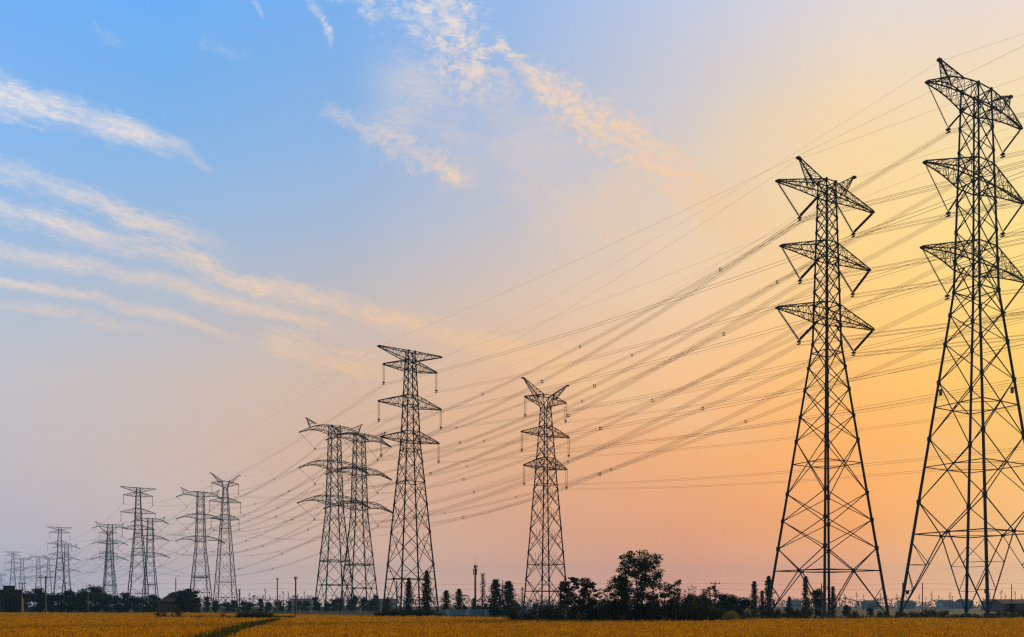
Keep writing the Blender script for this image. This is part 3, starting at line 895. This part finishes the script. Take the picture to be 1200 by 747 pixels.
def make_conifer(seed, h, r, leaves, size, material, base=0.08, ragged=0.35, sharp=1.0, name='conifer_tree'):
    rnd = random.Random(seed); root = empty(name); tm = MB(); cm = MB()
    tm.path([(0, 0, -0.1), (0.02 * h, 0, h * 0.5), (0, 0, h)], [0.028 * h * 0.5 + 0.03, 0.012 * h * 0.5 + 0.03, 0.01], 6)
    layers = int(14 + h)
    for i in range(layers):
        t = base + (1 - base) * i / layers
        z = h * t; rr = r * ((1 - t) / (1 - base)) ** sharp * (1 + rnd.uniform(-ragged, ragged)) + 0.05
        nb_ = 6
        for k in range(nb_):
            an = 6.283 * k / nb_ + rnd.random() * 1.5
            ln = rr * rnd.uniform(0.6, 1.1); e = Vector((math.cos(an) * ln, math.sin(an) * ln, z + ln * rnd.uniform(-0.15, 0.25)))
            tm.path([(0, 0, z), tuple(e)], [0.02, 0.006], 3, False)
            for _ in range(leaves):
                f = rnd.uniform(0.15, 1.05); p = Vector((0, 0, z)).lerp(e, f)
                cm.leaf(p + Vector((rnd.gauss(0, 1), rnd.gauss(0, 1), rnd.gauss(0, 0.8))) * 0.13 * h / 6, size, rnd, 0.3)
    tm.build('trunk', M['bark'], root); cm.build('crown', material, root)
    return root


def make_round_tree(seed, h, r, leaves, size, material, name='round_tree'):
    rnd = random.Random(seed); root = empty(name); tm = MB(); cm = MB()
    tm.path([(0, 0, -0.1), (0.05, 0.02, h * 0.35), (0, 0, h * 0.8)], [0.09 * h / 5, 0.07 * h / 5, 0.02], 6)
    for i in range(24):
        an = rnd.uniform(0, 6.283); q = r * math.sqrt(rnd.random()) * 0.8; z = h * rnd.uniform(0.14, 0.88)
        k = 1.0 - 0.75 * abs(z / h - 0.45)
        c = (math.cos(an) * q * k, math.sin(an) * q * k, z)
        tm.path([(0, 0, h * 0.3), c], [0.03, 0.01], 3, False)
        rr = r * rnd.uniform(0.32, 0.5)
        clump(cm, rnd, c, rr, rr, rr * 0.8, leaves // 24, size, 0.2)
    tm.build('trunk', M['bark'], root); cm.build('crown', material, root)
    return root


def make_shrub(seed, h, r, leaves, size, material, spikes=6, name='thicket_shrub'):
    rnd = random.Random(seed); root = empty(name); tm = MB(); cm = MB()
    for i in range(11):
        an = rnd.uniform(0, 6.283); q = r * math.sqrt(rnd.random()) * 0.8; z = h * rnd.uniform(0.25, 0.8)
        c = (math.cos(an) * q, math.sin(an) * q, z)
        tm.path([(c[0] * 0.3, c[1] * 0.3, 0), c], [0.03, 0.01], 3, False)
        rr = r * rnd.uniform(0.3, 0.5)
        clump(cm, rnd, c, rr, rr, h * 0.26, leaves // 11, size, 0.1)
    for _ in range(leaves // 4):        # skirt down to the ground
        an = rnd.uniform(0, 6.283); q = r * rnd.uniform(0.3, 1.0)
        cm.leaf((math.cos(an) * q, math.sin(an) * q, rnd.uniform(0.0, h * 0.45)), size, rnd)
    for _ in range(spikes):             # tall shoots
        an = rnd.uniform(0, 6.283); q = r * rnd.uniform(0.1, 0.8); b = Vector((math.cos(an) * q, math.sin(an) * q, h * 0.5))
        t = b + Vector((rnd.gauss(0, 0.12), rnd.gauss(0, 0.12), h * rnd.uniform(0.5, 0.85)))
        tm.path([b, t], [0.02, 0.008], 3, False)
        for _ in range(26): cm.leaf(b.lerp(t, rnd.uniform(0.3, 1.02)) + Vector((rnd.gauss(0, 0.07), rnd.gauss(0, 0.07), 0)), size * 0.9, rnd)
    tm.build('stem', M['bark'], root); cm.build('foliage', material, root)
    return root


def put(root, px, D, s=1.0, rz=None, sz=None):
    root.location = P(px, D); root.rotation_euler = (0, 0, rz if rz is not None else random.uniform(0, 6.28))
    root.scale = (s, s, sz or s)
    return root


# -- thicket in front of the brown pylon
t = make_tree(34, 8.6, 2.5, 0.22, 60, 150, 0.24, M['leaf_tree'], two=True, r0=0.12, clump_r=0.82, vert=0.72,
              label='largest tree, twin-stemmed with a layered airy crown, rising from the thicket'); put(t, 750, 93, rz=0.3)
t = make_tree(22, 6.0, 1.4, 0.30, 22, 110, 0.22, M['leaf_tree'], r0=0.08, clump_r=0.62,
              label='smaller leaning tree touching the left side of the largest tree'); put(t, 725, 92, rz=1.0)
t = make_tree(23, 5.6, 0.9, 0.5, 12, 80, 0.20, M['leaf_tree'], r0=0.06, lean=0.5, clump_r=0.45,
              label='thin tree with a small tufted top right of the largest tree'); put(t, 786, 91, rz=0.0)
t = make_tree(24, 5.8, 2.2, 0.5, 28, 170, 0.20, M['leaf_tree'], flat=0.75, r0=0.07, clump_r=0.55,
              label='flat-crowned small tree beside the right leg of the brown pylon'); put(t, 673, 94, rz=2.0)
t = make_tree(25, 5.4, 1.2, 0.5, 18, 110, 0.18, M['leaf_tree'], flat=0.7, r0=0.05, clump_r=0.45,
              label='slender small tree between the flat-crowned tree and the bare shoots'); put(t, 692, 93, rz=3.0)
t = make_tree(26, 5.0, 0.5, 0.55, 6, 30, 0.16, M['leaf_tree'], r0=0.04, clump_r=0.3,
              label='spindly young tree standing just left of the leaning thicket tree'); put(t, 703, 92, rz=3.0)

shr = [make_shrub(31, 2.5, 1.5, 1500, 0.20, M['leaf_bush'], 7), make_shrub(32, 2.3, 1.7, 1500, 0.20, M['leaf_bush'], 5), make_shrub(33, 2.8, 1.3, 1400, 0.19, M['leaf_dark'], 9)]
spots = [(604, 97, .75), (618, 96, .85), (633, 99, .8), (648, 95, 1.0), (664, 97, 1.05), (680, 94, 1.15), (696, 96, 1.1), (711, 93, 1.2), (728, 95, 1.15), (744, 93, 1.0), (760, 95, 1.05), (776, 93, 1.15), (792, 95, 1.1), (808, 93, 1.2), (822, 95, 1.1), (836, 94, .95), (706, 99, 1.3), (800, 99, 1.35)]
for i, (px, D, s) in enumerate(spots):
    o = shr[i] if i < 3 else copy_tree(shr[i % 3])
    put(o, px, D, s)
    tag(o, 'dark tangled shrub of the long thicket in front of the brown pylon', 'shrub', 'shrubs of the thicket')

# -- dense dark trees behind the thicket, right of it
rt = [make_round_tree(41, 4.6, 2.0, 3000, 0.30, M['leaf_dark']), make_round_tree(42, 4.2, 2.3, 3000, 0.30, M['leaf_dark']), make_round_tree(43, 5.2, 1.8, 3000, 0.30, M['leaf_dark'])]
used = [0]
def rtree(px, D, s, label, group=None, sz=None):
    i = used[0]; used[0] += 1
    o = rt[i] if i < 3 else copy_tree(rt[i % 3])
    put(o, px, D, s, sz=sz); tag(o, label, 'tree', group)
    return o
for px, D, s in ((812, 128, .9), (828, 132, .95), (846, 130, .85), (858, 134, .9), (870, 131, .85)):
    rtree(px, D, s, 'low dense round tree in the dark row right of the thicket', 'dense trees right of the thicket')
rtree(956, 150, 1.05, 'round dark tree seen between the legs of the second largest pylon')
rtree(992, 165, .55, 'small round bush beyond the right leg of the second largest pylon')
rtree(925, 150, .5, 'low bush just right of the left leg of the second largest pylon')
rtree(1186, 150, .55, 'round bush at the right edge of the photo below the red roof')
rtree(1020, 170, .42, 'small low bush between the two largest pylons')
t = make_tree(27, 6.4, 1.6, 0.35, 14, 60, 0.26, M['leaf_dark'], r0=0.09, clump_r=0.6, label='tree with ragged crown beside the crossarm pole, above the dense tree row')
put(t, 832, 140, 1.0)
t = make_tree(28, 5.2, 0.9, 0.35, 8, 60, 0.24, M['leaf_dark'], r0=0.07, clump_r=0.5, label='small ragged tree left of the crossarm pole, above the dense tree row')
put(t, 822, 142, 1.0)

# -- conifers and columnar trees
cf = [make_conifer(51, 7.0, 1.1, 22, 0.26, M['leaf_conifer'], 0.04, 0.35, 0.75), make_conifer(52, 7.0, 1.75, 34, 0.30, M['leaf_conifer'], 0.04, 0.3, 0.5), make_conifer(53, 7.4, 0.85, 9, 0.20, M['leaf_conifer'], 0.05, 0.5, 0.9)]
cu = set()
def conifer(k, px, D, top_y, label, wide=1.0, group=None):
    o = cf[k] if k not in cu else copy_tree(cf[k]); cu.add(k)
    hgt = (710 - top_y) / F * D + HC; s = hgt / (7.0 if k < 2 else 7.4)
    put(o, px, D, s * wide, sz=s); tag(o, label, 'conifer', group)
conifer(1, 479, 170, 677, 'tall dark conifer in front of the middle of the flat-topped pylon', .62)
conifer(1, 500, 165, 669, 'tallest dark conifer, at the right leg of the flat-topped pylon', .66)
conifer(0, 523, 185, 692, 'conical dark conifer, left one of the pair right of the flat-topped pylon', 1.7)
conifer(1, 538, 185, 690, 'bushy dark conifer, right one of the pair left of the grey mast', 1.0)
conifer(2, 566, 190, 671, 'thin pale pointed conifer right of the grey mast', 1.1)
conifer(1, 581, 180, 679, 'bushy conifer left of the thin pole, left of the thicket', 1.2)
conifer(1, 596, 178, 681, 'bushy conifer right of the thin pole, at the left end of the thicket', 1.25)
conifer(0, 884, 150, 681, 'pointed conifer standing right of the dense tree row', 1.0)
conifer(1, 901, 146, 675, 'ragged conifer behind the left leg of the second largest pylon', .66)
conifer(0, 893, 160, 692, 'small conifer between two taller conifers by the second largest pylon', 1.0)
conifer(0, 944, 155, 675, 'slim conifer rising from the round tree inside the second largest pylon', .8)
conifer(0, 976, 160, 687, 'slim conifer right of the middle legs of the second largest pylon', .9)
conifer(0, 925, 165, 699, 'small spruce beside the low bush inside the second largest pylon', 1.2)
conifer(2, 612, 210, 688, 'thin small spire-shaped tree at the left leg of the brown pylon', 1.0)
conifer(0, 555, 195, 701, 'small dark conifer at the foot of the grey mast', 1.3)

# -- tree row along the left far side of the field
for i, (px, s, sz) in enumerate(((32, 1.25, 1.25), (44, 1.15, 1.2), (56, 1.1, 1.1), (67, 1.0, 1.15), (79, 1.15, 1.1), (90, 1.05, 1.1), (101, 1.2, 1.35), (112, 1.2, 1.3), (123, 1.05, 1.15), (134, 1.05, 1.0), (146, .95, 1.0), (157, .9, .95), (168, .85, .95), (178, .9, .9), (187, .85, .85))):
    rtree(px, 228 + (i % 3) * 4, s * 1.3, 'dense dark tree in the row along the field at left, left of the brick house', 'trees of the left row', sz * 1.2)
for i in range(11):
    rtree(232 + i * 10.5 + random.uniform(-2, 2), 262 + (i % 2) * 6, random.uniform(.62, .9), 'small rounded tree in the low row between the brick house and the two poles', 'small trees right of the brick house', random.uniform(.75, 1.05))
for i in range(13):
    rtree(349 + i * 8.6 + random.uniform(-3, 3), 285 + (i % 3) * 9, random.uniform(.8, 1.05), 'dark tree in the row at the feet of the two overlapping wide-armed pylons', 'trees below the overlapping pylons', random.uniform(.8, 1.25))
for i, (px, s) in enumerate(((606, .8), (570, .6), (545, .55), (560, .6), (575, .55), (628, .7), (645, .7), (660, .75))):
    rtree(px, 235 + 4 * (i % 3), s, 'small tree in the dark line behind the blue site fence', 'trees behind the blue fence')
t = make_tree(29, 6.4, 3.4, 0.15, 60, 120, 0.32, M['leaf_dark'], r0=0.15, clump_r=1.1, label='broad dark tree overhanging the small brick house')
put(t, 218, 206, 1.0)
rtree(14, 212, 1.25, 'dense tree before the front of the dark house at the left edge', sz=1.05)
rtree(23, 213, 1.2, 'dense tree hiding the right corner of the dark house, behind the sleeved pole', sz=1.15)
rtree(229, 208, .85, 'round tree hiding the right end of the brick house', sz=.8)

# -- bushes in the field
hb_ = make_shrub(61, 1.7, 1.2, 1300, 0.15, M['leaf_bush'], 0, 'field_bush')
hs = [(284, 0), (291, 1), (299, 0), (306, 1), (313, 0)]
for i, (px, k) in enumerate(hs):
    o = hb_ if i == 0 else copy_tree(hb_)
    put(o, px, 117 + 0.6 * k, 0.95, sz=0.95); tag(o, 'low clipped-looking bush of the dark clump in the rice, left of the two poles', 'bush', 'bushes of the clump in the rice')
for i, (px, D, s, sz) in enumerate(((445, 131, .9, 1.0), (456, 130, 1.2, 1.3), (468, 131, 1.3, 1.3), (481, 130, 1.3, 1.1), (494, 131, 1.35, 1.2), (506, 130, 1.1, 1.1), (517, 129, .8, .8))):
    o = copy_tree(hb_); put(o, px, D, s, sz=sz); tag(o, 'dark bush at the foot of the flat-topped pylon left of centre', 'bush', 'bushes at the flat-topped pylon')
yb = make_shrub(62, 1.5, 0.85, 900, 0.14, M['leaf_yellow'], 2, 'field_bush')
put(yb, 857, 92, 1.15); tag(yb, 'bright yellow-green bush at the right end of the thicket', 'bush')
o = copy_tree(yb); put(o, 867, 94, .5); tag(o, 'small yellow-green bush right of the bigger yellow-green one', 'bush')
o = copy_tree(hb_); put(o, 873, 93, .42, sz=.62); tag(o, 'smallest dark bush, right of the yellow-green bushes', 'bush')
for i, px in enumerate((906, 915, 932, 940, 1000, 1035, 1056, 1075, 1090, 1105, 1122, 1140, 1160, 1175, 1195)):
    o = copy_tree(hb_); put(o, px, 124 + (i * 7) % 23, random.uniform(.8, 1.2), sz=random.uniform(.7, 1.3)); tag(o, 'low scrub bush on the verge behind the rice at right', 'bush', 'scrub on the right verge')


def make_weed(seed, h):
    rnd = random.Random(seed); root = empty('tall_weed'); tm = MB(); cm = MB()
    for k in range(6):
        b = Vector((rnd.gauss(0, .25), rnd.gauss(0, .25), 0)); e = b + Vector((rnd.gauss(0, .2), rnd.gauss(0, .2), h * rnd.uniform(.6, 1.05)))
        tm.path([b, e], [0.025, 0.012], 4, False)
        for _ in range(26):
            cm.leaf(b.lerp(e, rnd.uniform(.35, 1.02)) + Vector((rnd.gauss(0, .16), rnd.gauss(0, .16), 0)), .26, rnd)
    tm.build('stem', M['leaf_weed'], root); cm.build('foliage', M['leaf_weed'], root)
    return root


w1 = make_weed(71, 1.9)
put(w1, 208, 122, 1.25); tag(w1, 'tallest green weed in the rice, in front of the brick house', 'weed')
for px, s, lab in ((186, .95, 'dark green weed leftmost in front of the brick house'), (192, .85, 'small weed between the leftmost weed and the house window'), (201, .6, 'low weed left of the tallest weed in front of the house'), (261, .8, 'lone weed in the rice right of the brick house')):
    o = copy_tree(w1); put(o, px, 121, s); tag(o, lab, 'weed')

# -- thin young trees whose bare tops stand against the sky
def make_sapling(seed, h):
    rnd = random.Random(seed); root = empty('sapling'); tm = MB(); cm = MB()
    tm.path([(0, 0, 0), (rnd.gauss(0, .05), 0, h * .5), (rnd.gauss(0, .1), 0, h)], [0.14, 0.11, 0.06], 5)
    for _ in range(9):
        z = h * rnd.uniform(.62, 1.0); an = rnd.uniform(0, 6.28); ln = rnd.uniform(.15, .5)
        e = Vector((math.cos(an) * ln, math.sin(an) * ln, z + ln * .8)); tm.path([(0, 0, z), tuple(e)], [.03, .015], 3, False)
        for _ in range(8): cm.leaf(e + Vector((rnd.gauss(0, .18), rnd.gauss(0, .18), rnd.gauss(0, .3))), .38, rnd)
    tm.build('trunk', M['bark'], root); cm.build('crown', M['leaf_dark'], root)
    return root


sap = [make_sapling(s, 10) for s in (81, 82, 83)]
sp = []
for px, ty in ((278, 694), (281, 692), (292, 695), (297, 698), (308, 696), (311, 690), (316, 697), (328, 696), (332, 693), (338, 693), (349, 695), (357, 693), (289, 701), (360, 699)):
    sp.append((px, ty, 'thin bare young tree left of the overlapping pylons, its tip against the sky', 'saplings at left'))
for px, ty in ((513, 700), (518, 697), (545, 696), (608, 697), (604, 699)):
    sp.append((px, ty, 'thin bare young tree between the conifers in the photo middle', 'saplings in the middle'))
for i, px in enumerate((984, 990, 997, 1004, 1012, 1024, 1032, 1039, 1044, 1051, 1055, 1062, 1077, 1085, 1092, 1100, 1104, 1113, 1116, 1124, 1160, 1166, 1173, 1178, 1183, 1190, 1197)):
    sp.append((px, 692 + (i * 37) % 11, 'thin bare young tree in the scattered row on the right skyline', 'saplings at right'))
for i, (px, ty, lab, gr) in enumerate(sp):
    o = sap[i] if i < 3 else copy_tree(sap[i % 3])
    D = 330 + (i * 53) % 60
    put(o, px, D, ((710 - ty) / F * D + HC) / 10.3); tag(o, lab, 'tree', gr)


# ------------------------------------------------------------------ poles and low lines
def pole(px, D, top_y, label, r=0.15, material='pole', arm=0.0, lower=None, name='utility_pole', r_top=0.7):
    h = (710 - top_y) / F * D + HC
    root = empty(name, P(px, D)); sm = MB()
    sm.path([(0, 0, 0), (0, 0, h)], [r, r * r_top], 8); sm.build('shaft', M[material], root)
    if lower:
        lm = MB(); lm.path([(0, 0, 0), (0, 0, h * lower)], [r * 1.5, r * 1.3], 8); lm.build('sleeve', M['pole_pale'], root)
    if arm:
        am = MB(); am.box((0, 0, h - 0.25), (arm, 0.14, 0.14))
        for s in (-1, 0, 1): am.path([(s * arm * .42, 0, h - .2), (s * arm * .42, 0, h + .18)], .07, 6)
        am.build('crossarm', M[material], root)
    tag(root, label, 'pole', 'poles'); return root, h


pole(26, 203, 683, 'pole with a pale pinkish sleeve round its foot, beside the dark house', .16, lower=.52, arm=1.8)
pole(53.5, 196, 676, 'dark pole with a crossarm on top, in front of the left tree row', .20, arm=3.6)
pole(103, 208, 694, 'short grey pole in front of the left tree row', .14)
pole(206, 262, 677, 'thin pole rising behind the roof of the brick house', .17)
pole(280.5, 250, 691, 'dark stub pole at the right leg of the slim Y-topped pylon', .22, arm=.7)
pole(325, 240, 678, 'grey pole left one of the two poles beside the overlapping pylons', .20, arm=.9)
pole(346.5, 150, 677, 'black pole right one of the two poles, standing at the rice edge', .17, arm=.6)
pole(465, 190, 681, 'dark pole in front of the left half of the flat-topped pylon', .19)
pole(589, 230, 680, 'thin pole between the two bushy conifers', .15)
pole(657, 200, 682, 'pole beside the right leg of the brown pylon', .18)
pole(838, 190, 683, 'pole with a crossarm by the ragged tree above the dense tree row', .17, arm=2.2)
pole(962.8, 106, 684, 'black stake leaning by the middle legs of the second largest pylon', .075)
pole(1081, 250, 683, 'thin pole between the left and middle legs of the tallest pylon', .17)
pole(1058, 240, 683, 'grey pole just left of the left leg of the tallest pylon', .22, material='mast')
pole(1185.5, 250, 685, 'thin pole near the right edge of the photo above the red roof', .15)

# grey mast
mr = empty('telecom_mast', P(557, 205)); hm = (710 - 660) / F * 205 + HC
mm = MB(); mm.path([(0, 0, 0), (0, 0, hm * .96)], [.30, .20], 10); mm.build('shaft', M['mast'], mr)
for z in (.93, .86, .80):
    am = MB()
    for k in range(3):
        an = k * 2.094 + z * 9; am.box((math.cos(an) * .42, math.sin(an) * .42, hm * z), (.22, .22, .75)); am.beam((0, 0, hm * z), (math.cos(an) * .42, math.sin(an) * .42, hm * z), .07)
    am.build('antenna', M['mast'], mr)
lr = MB(); lr.path([(0, 0, hm * .96), (0, 0, hm * 1.13)], [.03, .015], 5); lr.build('lightning_rod', M['mast'], mr)
tag(mr, 'slim grey telecom mast with small antennas near its top, beside the thin pale conifer', 'mast')

# low distribution wires strung from pole to pole across the whole view
lp = [(-120, 262), (53, 262), (206, 262), (325, 242), (465, 240), (589, 232), (720, 225), (838, 225), (962, 240), (1081, 250), (1185, 250), (1330, 255)]
for nm, ty in (('upper', 683.5), ('lower', 690.0), ('lowest', 702.0)):
    wm = MB(); pts = []
    D_extra = 0 if nm != 'lowest' else 110
    for (a, da), (b, db) in zip(lp, lp[1:]):
        A = P(a, da + D_extra); B = P(b, db + D_extra)
        A.z = (710 - ty) / F * (da + D_extra) + HC; B.z = (710 - ty) / F * (db + D_extra) + HC
        seg = span_points(A, B, 0.35, 10); pts += seg if not pts else seg[1:]
    wm.path(pts, .028 if nm != 'lowest' else .022, 4, False)
    tag(wm.build('distribution_wire', M['cable']), '%s of the low, nearly level wires strung across the photo above the tree tops' % nm, 'wire', 'low wires')


# ------------------------------------------------------------------ buildings
def house(px, D, w, d, h, rise, label, wall, roof, rz=0.0, wins=(), chimney=False, flat=False, name='house', hip=0.0):
    root = empty(name, P(px, D), rz)
    wm = MB(); wm.box((0, 0, h / 2), (w, d, h))
    if not flat and not hip:
        for s in (-1, 1): wm.tri((s * w / 2, -d / 2, h), (s * w / 2, d / 2, h), (s * w / 2, 0, h + rise))
    wm.build('wall', M[wall], root)
    rm_ = MB(); e = 0.35; th = 0.18
    if flat: rm_.box((0, 0, h + .12), (w + .5, d + .5, .24))
    else:
        for s in (-1, 1):
            k = 1 + e / (d / 2)
            a, b = (-w / 2 - e, s * d / 2 * k, h - rise * e / (d / 2)), (w / 2 + e, s * d / 2 * k, h - rise * e / (d / 2))
            c, f = (w / 2 + e - hip, 0, h + rise), (-w / 2 - e + hip, 0, h + rise)
            up = lambda q: (q[0], q[1], q[2] + th)
            lo = lambda q: (q[0], q[1], q[2] + .02)
            rm_.quad(up(a), up(b), up(c), up(f)); rm_.quad(lo(a), lo(b), lo(c), lo(f))
            rm_.quad(lo(a), lo(b), up(b), up(a)); rm_.quad(lo(b), lo(c), up(c), up(b)); rm_.quad(lo(a), lo(f), up(f), up(a))
            if hip:
                a2, b2 = (a[0], -a[1], a[2]), (b[0], -b[1], b[2])
                if s == 1: rm_.tri(up(a), up(a2), up(f)); rm_.tri(up(b), up(b2), up(c)); rm_.quad(lo(a), lo(a2), up(a2), up(a)); rm_.quad(lo(b), lo(b2), up(b2), up(b))
    ro = rm_.build('roof', M[roof], root)
    if chimney:
        cm = MB(); cm.box((w * .25, 0, h + rise + .3), (.6, .6, 1.2)); cm.build('chimney', M[wall], ro)
    for (x, z, ww, hh) in wins:
        fm_ = MB()
        for s in (-1, 1):
            fm_.box((x + s * ww / 2, -d / 2 - .03, z), (.12, .10, hh + .12)); fm_.box((x, -d / 2 - .03, z + s * hh / 2), (ww - .12, .10, .12))
        fm_.box((x, -d / 2 - .03, z), (.07, .08, hh - .12))
        fo = fm_.build('window', M['frame'], root)
        pm = MB(); pm.box((x, -d / 2 - .004, z), (ww, .03, hh)); pm.build('pane', M['glass'], fo)
    tag(root, label, 'house'); return root


hs_ = house(210, 217, 9.2, 7.0, 3.4, 2.2, 'small red brick house with tiled roof under the broad dark tree', 'brick', 'roof', R(25), ((-2.9, 1.55, 1.3, 1.5), (1.4, 1.6, 1.2, 1.4)), True, hip=3.4)
dh = house(1, 222, 8.8, 8.0, 6.2, .4, 'dark brown flat-roofed house at the left edge of the photo', 'dark_wall', 'slate', R(36), ((-1.2, 1.5, 1.5, 1.6), (2.4, 1.5, 1.2, 1.5)), False, True)
tk = MB(); tk.box((1.9, 0.6, 6.95), (2.5, 2.4, .9)); tk.box((1.9, 0.6, 7.45), (2.9, 2.8, .14)); tk.build('roof_hut', M['dark_wall'], dh)
for i, (px, D, w, h, ri, wl, rf, fl, lab) in enumerate((
    (1062, 560, 8, 4.0, 1.6, 'pale_wall', 'slate', False, 'pale low building on the skyline left of the tallest pylon'),
    (1108, 600, 9, 4.6, 1.6, 'pale_wall', 'slate', False, 'whitest low building on the skyline between the legs of the tallest pylon'),
    (1130, 640, 8, 5.6, 1.5, 'grey_wall', 'slate', False, 'grey low building right of the whitest one on the skyline'),
    (1168, 420, 10, 4.0, 1.3, 'grey_wall', 'slate', False, 'blue-grey shed right of the middle legs of the tallest pylon'),
    (1188, 330, 14, 3.0, 1.6, 'brick', 'red_roof', False, 'low house with a reddish roof at the right edge of the photo'),
    (930, 600, 7, 5, 1.4, 'pale_wall', 'slate', False, 'tiny pale building on the skyline inside the second largest pylon'),
    (1020, 620, 9, 4.5, 1.6, 'grey_wall', 'slate', False, 'grey low building on the skyline right of the second largest pylon'),
    (352, 420, 9, 5.5, .3, 'pale_wall', 'slate', True, 'pale low building glimpsed through the trees right of the black pole'),
    (450, 430, 10, 5.5, .3, 'pale_wall', 'slate', True, 'pale low building behind the left leg of the flat-topped pylon'))):
    house(px, D, w, 9, h, ri, lab, wl, rf, R(24 if px < 600 else 2 + 4 * (i % 4)), [(x, h * .55, 1.2, 1.3) for x in (-w * .3, 0, w * .3)], False, fl, 'low_building')

# blue site fence behind the rice, left of the thicket
fr_ = empty('site_fence', P(516, 182)); x1 = P(602, 182).x - P(516, 182).x
npan = 15
for i in range(npan):
    pm = MB(); x = x1 * (i + .5) / npan
    pm.box((x, 0, .85), (x1 / npan - .12, .05, 1.2))
    for k in range(6): pm.box((x - (x1 / npan) * .4 + k * (x1 / npan) * .16, -.035, .85), (.07, .03, 1.16))
    pm.build('panel', M['white_sheet'] if i % 4 == 1 else M['blue_sheet'], fr_)
pm = MB()
for i in range(npan + 1): pm.box((x1 * i / npan, .03, .75), (.08, .08, 1.5))
pm.build('post', M['mast'], fr_)
tag(fr_, 'low blue and white panel fence behind the conifers left of the thicket', 'fence')
fr2 = empty('site_fence', P(612, 196)); x2 = P(650, 196).x - P(612, 196).x
for i in range(6):
    pm = MB(); x = x2 * (i + .5) / 6
    pm.box((x, 0, .9), (x2 / 6 - .12, .05, 1.3)); pm.build('panel', M['white_sheet'] if i % 2 else M['blue_sheet'], fr2)
tag(fr2, 'short pale blue panel fence seen under the brown pylon', 'fence')

# ------------------------------------------------------------------ haze
hz = bpy.data.materials.new('haze'); hz.use_nodes = True
nt = hz.node_tree; nt.nodes.clear()
pv = nt.nodes.new('ShaderNodeVolumePrincipled')
pv.inputs['Color'].default_value = (0.30, 0.62, 1.0, 1); pv.inputs['Density'].default_value = 0.00025
pv.inputs['Anisotropy'].default_value = 0.0
ho = nt.nodes.new('ShaderNodeOutputMaterial'); nt.links.new(pv.outputs[0], ho.inputs['Volume'])
hb2 = MB(); hb2.box((-400, 1125, 59), (3900, 3050, 120))
tag(hb2.build('haze', hz), 'thin evening haze lying over the whole plain', 'haze', kind='stuff')
